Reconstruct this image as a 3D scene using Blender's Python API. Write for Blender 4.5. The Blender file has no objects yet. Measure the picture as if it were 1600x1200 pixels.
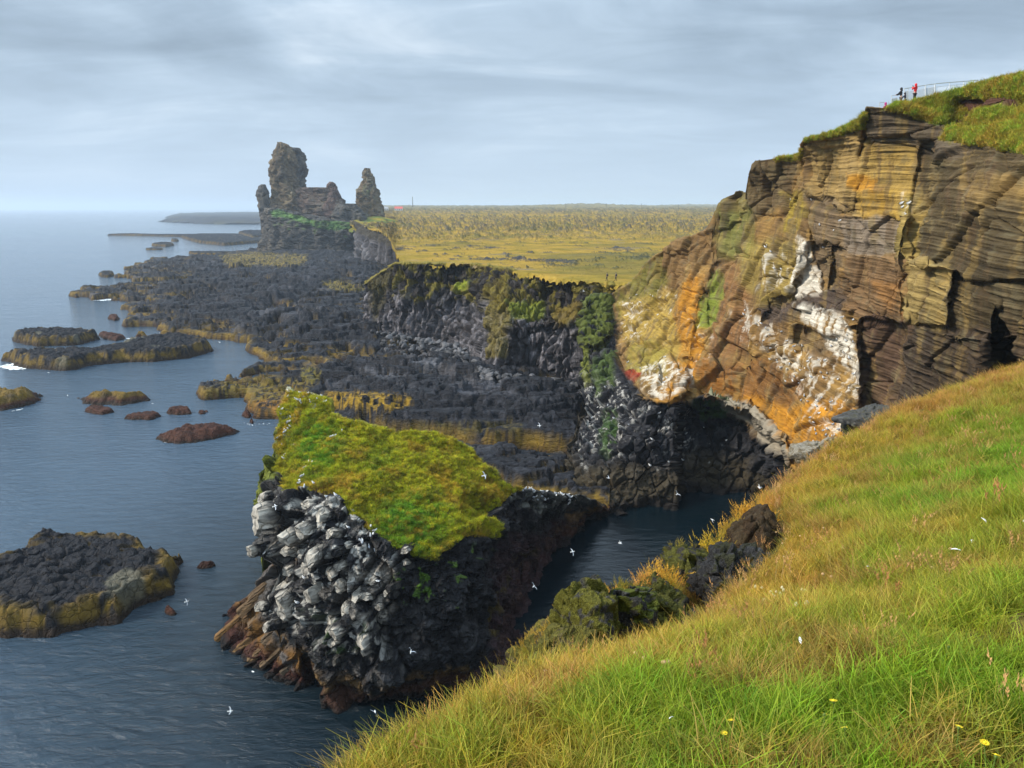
import bpy, math, random
import numpy as np
from mathutils import Vector, Matrix

S = bpy.context.scene
COL = S.collection
R = random.Random(7)
RN = np.random.RandomState(11)

# ------------------------------------------------------------------ camera, sky, sun, exposure
H = 40.0
FPX = 1200.0
PITCH = math.atan(275.0 / 1200.0)
CP, SP = math.cos(PITCH), math.sin(PITCH)
cam = bpy.data.cameras.new('camera')
cam.lens = 27.0; cam.sensor_width = 36.0; cam.clip_start = 0.1; cam.clip_end = 60000
co = bpy.data.objects.new('camera', cam); COL.objects.link(co)
co.location = (0, 0, H); co.rotation_euler = (math.pi / 2 - PITCH, 0, 0)
S.camera = co
S.view_settings.view_transform = 'Standard'; S.view_settings.look = 'None'
S.view_settings.gamma = 1.0; S.view_settings.use_curve_mapping = False
S.view_settings.exposure = 0.35
S.cycles.use_denoising = True; S.cycles.denoiser = 'OPENIMAGEDENOISE'; S.cycles.denoising_prefilter = 'ACCURATE'; S.cycles.denoising_input_passes = 'RGB_ALBEDO_NORMAL'
S.cycles.sample_clamp_direct = 4.0; S.cycles.sample_clamp_indirect = 3.0
S.cycles.max_bounces = 6; S.cycles.volume_bounces = 1; S.cycles.transparent_max_bounces = 6

SUN_EL, SUN_AZ = math.radians(38), math.radians(264)      # azimuth clockwise from +Y: from the sea side, to the left
sd = bpy.data.lights.new('sun', 'SUN'); sd.energy = 3.8; sd.angle = math.radians(11); sd.color = (1.0, 0.93, 0.82)
so = bpy.data.objects.new('sun', sd); COL.objects.link(so)
sdir = Vector((math.sin(SUN_AZ) * math.cos(SUN_EL), math.cos(SUN_AZ) * math.cos(SUN_EL), math.sin(SUN_EL)))
so.rotation_euler = sdir.to_track_quat('Z', 'Y').to_euler()

W = bpy.data.worlds.new('World'); S.world = W; W.use_nodes = True
nt = W.node_tree; nt.nodes.clear()
def nd(t, kind, **kw):
    n = t.nodes.new(kind)
    for k, v in kw.items():
        if k.startswith('i_'): n.inputs[k[2:].replace('_', ' ')].default_value = v
        else: setattr(n, k, v)
    return n
def ramp(t, stops, interp='LINEAR'):
    n = t.nodes.new('ShaderNodeValToRGB'); n.color_ramp.interpolation = interp
    e = n.color_ramp.elements
    while len(e) < len(stops): e.new(0.5)
    for el, (p, c) in zip(e, stops):
        el.position = p; el.color = (c, c, c, 1) if isinstance(c, (int, float)) else (*c, 1)
    return n
L = nt.links.new
out = nd(nt, 'ShaderNodeOutputWorld')
tc = nd(nt, 'ShaderNodeTexCoord')
sep = nd(nt, 'ShaderNodeSeparateXYZ'); L(tc.outputs['Generated'], sep.inputs[0])
def mth(t, op, a, b=None, clamp=False):
    n = t.nodes.new('ShaderNodeMath'); n.operation = op; n.use_clamp = clamp
    for i, v in enumerate((a, b)):
        if v is None: continue
        if isinstance(v, (int, float)): n.inputs[i].default_value = v
        else: t.links.new(v, n.inputs[i])
    return n.outputs[0]
def mixc(t, f, a, b, mode='MIX'):
    n = t.nodes.new('ShaderNodeMix'); n.data_type = 'RGBA'; n.blend_type = mode; n.clamp_factor = True
    for i, v in ((0, f), (6, a), (7, b)):
        if isinstance(v, (int, float)): n.inputs[i].default_value = v if i == 0 else (v, v, v, 1)
        elif isinstance(v, tuple): n.inputs[i].default_value = (*v, 1)
        else: t.links.new(v, n.inputs[i])
    return n.outputs[2]
up = mth(nt, 'MAXIMUM', sep.outputs[2], 0.0)
den = mth(nt, 'ADD', up, 0.17)
cx = mth(nt, 'DIVIDE', sep.outputs[0], den); cy = mth(nt, 'DIVIDE', sep.outputs[1], den)
comb = nd(nt, 'ShaderNodeCombineXYZ'); L(cx, comb.inputs[0]); L(cy, comb.inputs[1])
n1 = nd(nt, 'ShaderNodeTexNoise', i_Scale=0.75, i_Detail=9.0, i_Roughness=0.52, i_Distortion=0.6); L(comb.outputs[0], n1.inputs['Vector'])
n2 = nd(nt, 'ShaderNodeTexNoise', i_Scale=2.4, i_Detail=8.0, i_Roughness=0.58, i_Distortion=0.7)
mp = nd(nt, 'ShaderNodeMapping'); mp.inputs['Location'].default_value = (3.1, 7.7, 0); mp.inputs['Scale'].default_value = (0.6, 1.3, 1)
L(comb.outputs[0], mp.inputs[0]); L(mp.outputs[0], n2.inputs['Vector'])
nsum = mth(nt, 'ADD', mth(nt, 'MULTIPLY', n1.outputs[0], 0.68), mth(nt, 'MULTIPLY', n2.outputs[0], 0.32))
# upper layer in view is heavier and greyer than the pale blue band over the horizon
cl = ramp(nt, [(0.36, (0.25, 0.325, 0.41)), (0.46, (0.33, 0.425, 0.53)), (0.54, (0.43, 0.54, 0.655)), (0.64, (0.66, 0.755, 0.85))]); L(nsum, cl.inputs[0])
lowsky = (0.50, 0.63, 0.78)
hf = ramp(nt, [(0.0, 1.0), (0.05, 0.8), (0.17, 0.12), (0.3, 0.0)]); L(up, hf.inputs[0])
cloud = mixc(nt, hf.outputs[0], cl.outputs[0], lowsky)
# CIE overcast: zenith brighter than the horizon
g = mth(nt, 'ADD', mth(nt, 'MULTIPLY', mth(nt, 'SUBTRACT', up, 0.2, True), 2.6), 1.0)
vm = nd(nt, 'ShaderNodeVectorMath', operation='SCALE'); L(cloud, vm.inputs[0]); L(g, vm.inputs['Scale'])
sky = nd(nt, 'ShaderNodeTexSky', sky_type='NISHITA', sun_disc=False, sun_elevation=SUN_EL, sun_rotation=SUN_AZ, air_density=1.0, dust_density=2.0)
bg1 = nd(nt, 'ShaderNodeBackground', i_Strength=1.0); L(vm.outputs[0], bg1.inputs[0])
bg2 = nd(nt, 'ShaderNodeBackground', i_Strength=0.05); L(sky.outputs[0], bg2.inputs[0])
ms = nd(nt, 'ShaderNodeMixShader'); ms.inputs[0].default_value = 0.12
L(bg1.outputs[0], ms.inputs[1]); L(bg2.outputs[0], ms.inputs[2]); L(ms.outputs[0], out.inputs[0])

# ------------------------------------------------------------------ numeric helpers
def ray(px, py):
    yu = (600.0 - np.asarray(py, float)) / FPX; x = (np.asarray(px, float) - 800.0) / FPX
    return x, CP + SP * yu, -SP + CP * yu
def P(px, py, t):
    x, y, z = ray(px, py); t = np.asarray(t, float)
    return np.stack([x * t, y * t, H + z * t], -1)
def TZ(py, z):
    return (z - H) / ray(800, py)[2]
def PZ(px, py, z=0.0):
    return P(px, py, TZ(py, z))

_G = RN.normal(size=(4096, 3)); _G /= np.linalg.norm(_G, axis=1)[:, None]
_U = RN.rand(4096, 3)
def _h(i, j, k):
    h = (i * 374761393 + j * 668265263 + k * 2147483647 * 3 + 1013904223) & 0x7fffffff
    h = ((h ^ (h >> 13)) * 1274126177) & 0x7fffffff
    return (h ^ (h >> 16)) & 4095
def pn(p):
    f = np.floor(p).astype(np.int64); d = (p - f).astype(np.float64)
    w = d * d * d * (d * (d * 6 - 15) + 10)
    r = 0
    for a in (0, 1):
        wa = w[..., 0] if a else 1 - w[..., 0]
        for b in (0, 1):
            wb = w[..., 1] if b else 1 - w[..., 1]
            for c in (0, 1):
                wc = w[..., 2] if c else 1 - w[..., 2]
                gr = _G[_h(f[..., 0] + a, f[..., 1] + b, f[..., 2] + c)]
                r = r + wa * wb * wc * (gr[..., 0] * (d[..., 0] - a) + gr[..., 1] * (d[..., 1] - b) + gr[..., 2] * (d[..., 2] - c))
    return r * 1.6
def fbm(p, o=4, rough=0.5, ridged=False):
    r = 0; a = 1.0; s = 0; q = p
    for i in range(o):
        n = pn(q + 17.3 * i)
        if ridged: n = 1 - 2 * np.abs(n)
        r = r + a * n; s += a; a *= rough; q = q * 2.03
    return r / s
def worley(p):
    f = np.floor(p).astype(np.int64); sh = p.shape[:-1]
    F1 = np.full(sh, 9.0); F2 = np.full(sh, 9.0); ID = np.zeros(sh, np.int64)
    for a in (-1, 0, 1):
        for b in (-1, 0, 1):
            for c in (-1, 0, 1):
                hh = _h(f[..., 0] + a, f[..., 1] + b, f[..., 2] + c)
                q = _U[hh]
                d = np.sqrt((f[..., 0] + a + q[..., 0] - p[..., 0]) ** 2 + (f[..., 1] + b + q[..., 1] - p[..., 1]) ** 2 + (f[..., 2] + c + q[..., 2] - p[..., 2]) ** 2)
                m = d < F1
                F2 = np.where(m, F1, np.minimum(F2, d)); ID = np.where(m, hh, ID); F1 = np.where(m, d, F1)
    return F1, F2, _U[ID][..., 0]
def ss(a, b, x):
    t = np.clip((x - a) / (b - a), 0, 1); return t * t * (3 - 2 * t)
def sdist(x, y, poly, pad=None, closed=True):
    """signed distance, positive inside"""
    poly = np.asarray(poly, float)
    res = np.full(x.shape, -1e4)
    if pad is not None:
        m = (x > poly[:, 0].min() - pad) & (x < poly[:, 0].max() + pad) & (y > poly[:, 1].min() - pad) & (y < poly[:, 1].max() + pad)
    else: m = np.ones(x.shape, bool)
    X, Y = x[m], y[m]
    if X.size == 0: return res
    d = np.full(X.shape, 1e9); ins = np.zeros(X.shape, bool)
    n = len(poly)
    for i in range(n if closed else n - 1):
        ax, ay = poly[i]; bx, by = poly[(i + 1) % n]
        ex, ey = bx - ax, by - ay; l2 = ex * ex + ey * ey + 1e-12
        u = np.clip(((X - ax) * ex + (Y - ay) * ey) / l2, 0, 1)
        d = np.minimum(d, (X - ax - u * ex) ** 2 + (Y - ay - u * ey) ** 2)
        if closed:
            c = (ay > Y) != (by > Y)
            with np.errstate(divide='ignore', invalid='ignore'):
                xi = ax + (Y - ay) * ex / (ey if abs(ey) > 1e-12 else 1e-12)
            ins ^= c & (X < xi)
    d = np.sqrt(d)
    res[m] = np.where(ins, d, -d) if closed else -d
    return res
def rbf(px, py, ctrl, sc=100.0):
    c = np.asarray(ctrl, float); q = c[:, :2] / sc; n = len(c)
    def ker(r2): return 0.5 * r2 * np.log(r2 + 1e-9)
    A = np.zeros((n + 3, n + 3)); d2 = ((q[:, None] - q[None]) ** 2).sum(-1)
    A[:n, :n] = ker(d2) + np.eye(n) * 0.02; A[:n, n] = 1; A[:n, n + 1:] = q; A[n, :n] = 1; A[n + 1:, :n] = q.T
    w = np.linalg.solve(A, np.r_[c[:, 2], 0, 0, 0])
    r = w[n] + w[n + 1] * px / sc + w[n + 2] * py / sc
    for i in range(n): r = r + w[i] * ker((px / sc - q[i, 0]) ** 2 + (py / sc - q[i, 1]) ** 2)
    return r
def grid_normals(V):
    a = np.gradient(V, axis=0); b = np.gradient(V, axis=1)
    n = np.cross(b, a); n /= np.linalg.norm(n, axis=-1)[..., None] + 1e-9
    return n

# ------------------------------------------------------------------ object helpers
def tag(o, label=None, cat=None, group=None, kind=None):
    if label: o['label'] = label
    if cat: o['category'] = cat
    if group: o['group'] = group
    if kind: o['kind'] = kind
    return o
def thing(name, label, cat, loc=(0, 0, 0), rz=0.0, group=None):
    o = bpy.data.objects.new(name, None); COL.objects.link(o)
    o.location = loc; o.rotation_euler = (0, 0, rz); o.empty_display_size = 0.2
    return tag(o, label, cat, group)
def link(name, me, parent=None, loc=None, rot=None):
    o = bpy.data.objects.new(name, me); COL.objects.link(o)
    if parent is not None: o.parent = parent
    if loc is not None: o.location = loc
    if rot is not None: o.rotation_euler = rot
    return o
def mesh_np(name, V, F, mat, col=None, smooth=True, extra=None):
    me = bpy.data.meshes.new(name)
    V = np.ascontiguousarray(V.reshape(-1, 3), np.float32); F = np.asarray(F, np.int32); k = F.shape[1]
    me.vertices.add(len(V)); me.vertices.foreach_set('co', V.ravel())
    me.loops.add(F.size); me.loops.foreach_set('vertex_index', np.ascontiguousarray(F.ravel()))
    me.polygons.add(len(F)); me.polygons.foreach_set('loop_start', np.arange(0, F.size, k, dtype=np.int32))
    me.polygons.foreach_set('loop_total', np.full(len(F), k, np.int32))
    me.polygons.foreach_set('use_smooth', np.full(len(F), smooth, bool))
    me.update(calc_edges=True)
    if col is not None:
        a = me.color_attributes.new('Col', 'FLOAT_COLOR', 'POINT')
        c = np.ones((len(V), 4), np.float32); c[:, :3] = np.clip(col.reshape(-1, 3), 0, 1); a.data.foreach_set('color', c.ravel())
    for k2, v in (extra or {}).items():
        a = me.attributes.new(k2, 'FLOAT', 'POINT'); a.data.foreach_set('value', np.ascontiguousarray(v.ravel(), np.float32))
    for m in (mat if isinstance(mat, (list, tuple)) else [mat]): me.materials.append(m)
    return me
def grid_faces(n, m, keep=None, flip=False):
    i = np.arange(n * m).reshape(n, m)
    F = np.stack([i[:-1, :-1], i[:-1, 1:], i[1:, 1:], i[1:, :-1]], -1).reshape(-1, 4)
    if flip: F = F[:, ::-1]
    if keep is not None: F = F[keep.reshape(-1)]
    return F
def compact(V, F, *arrs):
    u = np.unique(F); mp_ = np.full(len(V), -1, np.int64); mp_[u] = np.arange(len(u))
    return (V[u], mp_[F]) + tuple(a[u] for a in arrs)

class MB:
    """collects simple solids for one mesh"""
    def __init__(s): s.v = []; s.f = []; s.mi = []
    def add(s, v, f, mi=0):
        o = len(s.v); s.v += [tuple(q) for q in v]; s.f += [tuple(i + o for i in q) for q in f]; s.mi += [mi] * len(f)
    def box(s, c, h, mi=0, rz=0.0):
        v = []
        for x in (-1, 1):
            for y in (-1, 1):
                for z in (-1, 1):
                    X, Y = x * h[0], y * h[1]
                    v.append((c[0] + X * math.cos(rz) - Y * math.sin(rz), c[1] + X * math.sin(rz) + Y * math.cos(rz), c[2] + z * h[2]))
        s.add(v, [(0, 1, 3, 2), (4, 6, 7, 5), (0, 4, 5, 1), (2, 3, 7, 6), (0, 2, 6, 4), (1, 5, 7, 3)], mi)
    def tube(s, pts, rad, n=6, mi=0, flat=1.0):
        pts = [Vector(p) for p in pts]; rad = [rad] * len(pts) if isinstance(rad, (int, float)) else rad
        o = []; 
        for i, p in enumerate(pts):
            d = (pts[min(i + 1, len(pts) - 1)] - pts[max(i - 1, 0)]).normalized()
            a = d.cross(Vector((0, 0, 1)) if abs(d.z) < 0.9 else Vector((0, 1, 0))).normalized(); b = d.cross(a)
            for k in range(n):
                an = 2 * math.pi * k / n; o.append(p + (a * math.cos(an) + b * math.sin(an) * flat) * rad[i])
        f = []
        for i in range(len(pts) - 1):
            for k in range(n):
                f.append((i * n + k, i * n + (k + 1) % n, (i + 1) * n + (k + 1) % n, (i + 1) * n + k))
        f.append(tuple(range(n))[::-1]); f.append(tuple((len(pts) - 1) * n + k for k in range(n)))
        s.add(o, f, mi)
    def ball(s, c, r, mi=0, nu=8, nv=6, rz=0.0, ry=0.0):
        M = Matrix.Rotation(rz, 3, 'Z') @ Matrix.Rotation(ry, 3, 'Y'); v = []; f = []
        for i in range(nv + 1):
            th = math.pi * i / nv
            for k in range(nu):
                ph = 2 * math.pi * k / nu
                q = M @ Vector((r[0] * math.sin(th) * math.cos(ph), r[1] * math.sin(th) * math.sin(ph), r[2] * math.cos(th)))
                v.append((c[0] + q.x, c[1] + q.y, c[2] + q.z))
        for i in range(nv):
            for k in range(nu): f.append((i * nu + k, i * nu + (k + 1) % nu, (i + 1) * nu + (k + 1) % nu, (i + 1) * nu + k))
        s.add(v, f, mi)
    def mesh(s, name, mats, smooth=False):
        me = bpy.data.meshes.new(name); me.from_pydata(s.v, [], s.f)
        for m in (mats if isinstance(mats, (list, tuple)) else [mats]): me.materials.append(m)
        me.polygons.foreach_set('material_index', s.mi)
        me.polygons.foreach_set('use_smooth', [smooth] * len(s.f)); me.update(); return me

# ------------------------------------------------------------------ materials
def new_mat(name):
    m = bpy.data.materials.new(name); m.use_nodes = True; t = m.node_tree
    b = t.nodes['Principled BSDF']; return m, t, b
def plain(name, c, rough=0.7, var=0.15, scale=8.0, spec=0.4, metal=0.0):
    m, t, b = new_mat(name)
    n = nd(t, 'ShaderNodeTexNoise', i_Scale=scale, i_Detail=4.0)
    o = nd(t, 'ShaderNodeTexCoord'); t.links.new(o.outputs['Object'], n.inputs['Vector'])
    r = ramp(t, [(0.3, tuple(x * (1 - var) for x in c)), (0.7, tuple(min(1, x * (1 + var)) for x in c))]); t.links.new(n.outputs[0], r.inputs[0])
    t.links.new(r.outputs[0], b.inputs['Base Color']); b.inputs['Roughness'].default_value = rough
    b.inputs['Specular IOR Level'].default_value = spec; b.inputs['Metallic'].default_value = metal
    return m
def rock_mat(name, s=1.0, bump=0.5, rough=0.75, spec=0.3, strata=None, var=0.45, dist=0.25, crack=0.5):
    """albedo from the Col attribute, varied by procedural noise; relief by bump"""
    m, t, b = new_mat(name); K = t.links.new
    a = nd(t, 'ShaderNodeAttribute', attribute_name='Col'); o = nd(t, 'ShaderNodeTexCoord')
    mp_ = nd(t, 'ShaderNodeMapping')
    if strata: mp_.inputs['Rotation'].default_value = strata[0]; mp_.inputs['Scale'].default_value = strata[1]
    K(o.outputs['Object'], mp_.inputs[0])
    n1 = nd(t, 'ShaderNodeTexNoise', i_Scale=2.2 * s, i_Detail=8.0, i_Roughness=0.65); K(mp_.outputs[0], n1.inputs['Vector'])
    n2 = nd(t, 'ShaderNodeTexNoise', i_Scale=0.5 * s, i_Detail=4.0); K(o.outputs['Object'], n2.inputs['Vector'])
    v = nd(t, 'ShaderNodeTexVoronoi', feature='DISTANCE_TO_EDGE', i_Scale=1.1 * s); 
    wn = nd(t, 'ShaderNodeTexNoise', i_Scale=1.5 * s, i_Detail=3.0); K(o.outputs['Object'], wn.inputs['Vector'])
    wadd = nd(t, 'ShaderNodeVectorMath', operation='MULTIPLY_ADD'); K(wn.outputs['Color'], wadd.inputs[0]); wadd.inputs[1].default_value = (0.7, 0.7, 0.7); K(mp_.outputs[0], wadd.inputs[2])
    K(wadd.outputs[0], v.inputs['Vector'])
    vr = ramp(t, [(0.0, 0.0), (0.06, 0.85), (0.3, 1.0)]); K(v.outputs[0], vr.inputs[0])
    r1 = ramp(t, [(0.3, 1 - var), (0.5, 1.0), (0.72, 1 + var * 0.0), (0.75, 1.0)]); K(n1.outputs[0], r1.inputs[0])
    f = mth(t, 'MULTIPLY', mth(t, 'ADD', mth(t, 'MULTIPLY', n1.outputs[0], 2 * var), 1 - var), mth(t, 'ADD', mth(t, 'MULTIPLY', n2.outputs[0], 0.8), 0.6))
    sc = nd(t, 'ShaderNodeVectorMath', operation='SCALE'); K(a.outputs['Color'], sc.inputs[0]); K(f, sc.inputs['Scale'])
    K(sc.outputs[0], b.inputs['Base Color'])
    h = mth(t, 'ADD', n1.outputs[0], mth(t, 'MULTIPLY', vr.outputs[0], crack))
    bp = nd(t, 'ShaderNodeBump', i_Strength=bump, i_Distance=dist); K(h, bp.inputs['Height']); K(bp.outputs[0], b.inputs['Normal'])
    b.inputs['Roughness'].default_value = rough; b.inputs['Specular IOR Level'].default_value = spec
    return m
M_SHELF = rock_mat('basalt_shelf_rock', 1.0, 1.0, 0.6, 0.16, strata=((0, 0, math.radians(-8)), (0.28, 0.8, 1.0)), var=0.75, dist=0.7, crack=0.25)
M_BASALT = rock_mat('basalt_rock', 0.9, 0.9, 0.6, 0.14, var=0.6, dist=0.4)
M_COLUMN = rock_mat('columnar_basalt', 0.8, 0.9, 0.7, 0.12, strata=((0, 0, 0), (1, 1, 0.35)), dist=0.6)
M_TUFF = rock_mat('layered_tuff', 0.8, 0.55, 0.85, 0.15, strata=((math.radians(4), math.radians(9), 0), (0.22, 0.22, 3.4)), var=0.5, dist=0.35, crack=0.15)
M_FAR = rock_mat('far_rock', 0.12, 0.9, 0.85, 0.15, var=0.5, dist=2.5)
M_MOSS = rock_mat('moss', 2.2, 1.0, 0.95, 0.05, var=0.5, dist=0.3)
M_PLAIN = rock_mat('moss_heath', 0.35, 0.7, 0.95, 0.05, var=0.55, dist=0.5)
M_SOIL = rock_mat('soil', 6.0, 0.8, 0.95, 0.05, var=0.4, dist=0.04)
M_WHITE = plain('white_feathers', (0.75, 0.75, 0.73), 0.8, 0.05)
M_GREYF = plain('grey_feathers', (0.30, 0.32, 0.35), 0.8, 0.1)
M_GREYW = plain('pale_grey_feathers', (0.55, 0.57, 0.60), 0.8, 0.08)
M_DARKF = plain('dark_feathers', (0.04, 0.04, 0.045), 0.8, 0.1)
M_BEAK = plain('yellow_beak', (0.6, 0.42, 0.05), 0.5, 0.1)

# ------------------------------------------------------------------ haze
hb = MB(); hb.box((0, 0, 66), (27000, 27000, 68)); m, t, b = new_mat('haze_air'); t.nodes.remove(b)
pv = nd(t, 'ShaderNodeVolumePrincipled'); pv.inputs['Color'].default_value = (0.74, 0.86, 0.98, 1); pv.inputs['Density'].default_value = 0.00013; pv.inputs['Anisotropy'].default_value = 0.2
t.links.new(pv.outputs[0], t.nodes['Material Output'].inputs['Volume'])
HAZE = True
if HAZE:
    hz = link('haze', hb.mesh('haze', m)); tag(hz, kind='stuff')

# ------------------------------------------------------------------ sea
m, t, b = new_mat('sea_water'); K = t.links.new
b.inputs['Base Color'].default_value = (0.012, 0.040, 0.062, 1); b.inputs['Roughness'].default_value = 0.10; b.inputs['IOR'].default_value = 1.38
g_ = nd(t, 'ShaderNodeNewGeometry'); mp1 = nd(t, 'ShaderNodeMapping'); mp1.inputs['Rotation'].default_value = (0, 0, math.radians(-14)); mp1.inputs['Scale'].default_value = (0.5, 1.15, 1)
K(g_.outputs['Position'], mp1.inputs[0])
w1 = nd(t, 'ShaderNodeTexNoise', i_Scale=0.8, i_Detail=8.0, i_Roughness=0.62, i_Distortion=0.5); K(mp1.outputs[0], w1.inputs['Vector'])
w2 = nd(t, 'ShaderNodeTexNoise', i_Scale=0.11, i_Detail=4.0, i_Distortion=0.4); K(mp1.outputs[0], w2.inputs['Vector'])
w3 = nd(t, 'ShaderNodeTexNoise', i_Scale=0.018, i_Detail=4.0, i_Distortion=0.8); K(mp1.outputs[0], w3.inputs['Vector'])
hh = mth(t, 'ADD', mth(t, 'MULTIPLY', w1.outputs[0], 0.75), mth(t, 'MULTIPLY', w2.outputs[0], 0.8))
st = ramp(t, [(0.38, 0.55), (0.62, 1.0)]); K(w3.outputs[0], st.inputs[0])
bp = nd(t, 'ShaderNodeBump', i_Distance=1.0); K(hh, bp.inputs['Height']); 
vd0 = nd(t, 'ShaderNodeVectorMath', operation='DISTANCE'); K(g_.outputs['Position'], vd0.inputs[0]); vd0.inputs[1].default_value = (20, 84, 0)
mr0 = nd(t, 'ShaderNodeMapRange', interpolation_type='SMOOTHSTEP'); K(vd0.outputs['Value'], mr0.inputs[0]); mr0.inputs[1].default_value = 14; mr0.inputs[2].default_value = 46; mr0.inputs[3].default_value = 0.28; mr0.inputs[4].default_value = 0.80
K(mth(t, 'MULTIPLY', st.outputs[0], mr0.outputs[0]), bp.inputs['Strength']); K(bp.outputs[0], b.inputs['Normal'])
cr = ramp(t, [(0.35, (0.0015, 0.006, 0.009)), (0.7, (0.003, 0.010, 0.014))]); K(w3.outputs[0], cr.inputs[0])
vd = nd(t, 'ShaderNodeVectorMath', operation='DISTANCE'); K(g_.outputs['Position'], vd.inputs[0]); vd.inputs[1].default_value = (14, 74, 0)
mr = nd(t, 'ShaderNodeMapRange', interpolation_type='SMOOTHSTEP'); K(vd.outputs['Value'], mr.inputs[0]); mr.inputs[1].default_value = 26; mr.inputs[2].default_value = 88  # base colour painted darker round the cove, standing in for reflected cliffs and shade
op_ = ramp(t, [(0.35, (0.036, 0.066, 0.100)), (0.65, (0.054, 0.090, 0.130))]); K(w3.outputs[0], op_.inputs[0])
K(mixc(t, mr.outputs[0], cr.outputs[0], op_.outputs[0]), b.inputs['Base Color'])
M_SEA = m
sv = np.array([[-26000, -200, 0], [26000, -200, 0], [26000, 26000, 0], [-26000, 26000, 0]], float)
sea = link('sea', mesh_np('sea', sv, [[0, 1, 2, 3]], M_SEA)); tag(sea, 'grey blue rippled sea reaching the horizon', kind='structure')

# ------------------------------------------------------------------ generic reliefs
DARK = np.array([0.014, 0.0145, 0.018]); OCHRE = np.array([0.20, 0.125, 0.018]); REDB = np.array([0.060, 0.022, 0.012]); BRN = np.array([0.03, 0.019, 0.012])
def lerp(a, b, m): return a + (b - a) * m[..., None]
def skirt(V, back, down, left=True, right=True, top=True):
    """carry a relief on behind its outline so that it has a real back"""
    rows = [V]
    def away(E):
        d = E[..., :2] - 0; n = np.linalg.norm(d, axis=-1)[..., None]; return d / n
    if top:
        for bk, dn in zip(back, down):
            E = V[-1].copy(); E[:, :2] += away(E) * bk; E[:, 2] -= dn; rows.append(E[None])
    V2 = np.concatenate(rows, 0); nt_ = V2.shape[0] - V.shape[0]
    cols = [V2]
    if left:
        L_ = []
        for bk in back[::-1]:
            E = V2[:, 0].copy(); E[:, :2] += away(E) * bk; E[:, 0] += 0.12 * bk; L_.append(E[:, None])
        cols = L_ + cols
    if right:
        for bk in back:
            E = V2[:, -1].copy(); E[:, :2] += away(E) * bk; cols.append(E[:, None])
    out_ = np.concatenate(cols, 1)
    return out_, nt_, (len(back) if left else 0), (len(back) if right else 0)
def ext(A, nt_, nl, nr):
    A = np.concatenate([A] + [A[-1:]] * nt_, 0)
    return np.concatenate([A[:, :1]] * nl + [A] + [A[:, -1:]] * nr, 1)
class Relief:
    def __init__(s, x0, x1, nu, nv, top, bot, ctrl, sc=100.0, xs=None, left=None, lw=60.0):
        top = np.array(top, float); bot = np.array(bot, float)
        px = np.linspace(x0, x1, nu) if xs is None else np.asarray(xs)
        v = np.linspace(0, 1, nv)[:, None]
        T = np.interp(px, top[:, 0], top[:, 1])[None]; B = np.interp(px, bot[:, 0], bot[:, 1])[None]
        s.px = np.repeat(px[None], nv, 0); s.py = B + (T - B) * v; s.v = np.repeat(v, len(px), 1)
        if left is not None:
            lp = np.array(left, float); k = np.clip(1 - (s.px - x0) / lw, 0, 1) ** 1.5; s.px = s.px + np.interp(s.py, lp[:, 0], lp[:, 1]) * k
        s.t = rbf(s.px, s.py, ctrl, sc)
    def warp(s, amp, scale, seed=0):
        q = np.stack([s.px / scale, s.py / scale, np.full_like(s.px, seed)], -1)
        s.wx = s.px + amp * fbm(q, 3); s.wy = s.py + amp * fbm(q + 31.7, 3)
    def mask(s, poly, soft=4.0):
        return ss(-soft, soft, sdist(s.wx, s.wy, poly, pad=soft + 2))
    def step(s, poly, dt, soft=3.0): s.t = s.t + dt * s.mask(poly, soft)
    def world(s): s.V = P(s.px, s.py, s.t); return s.V
def paint(C, m, c, op=1.0): return lerp(C, np.array(c, float), np.clip(m * op, 0, 1))

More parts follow.
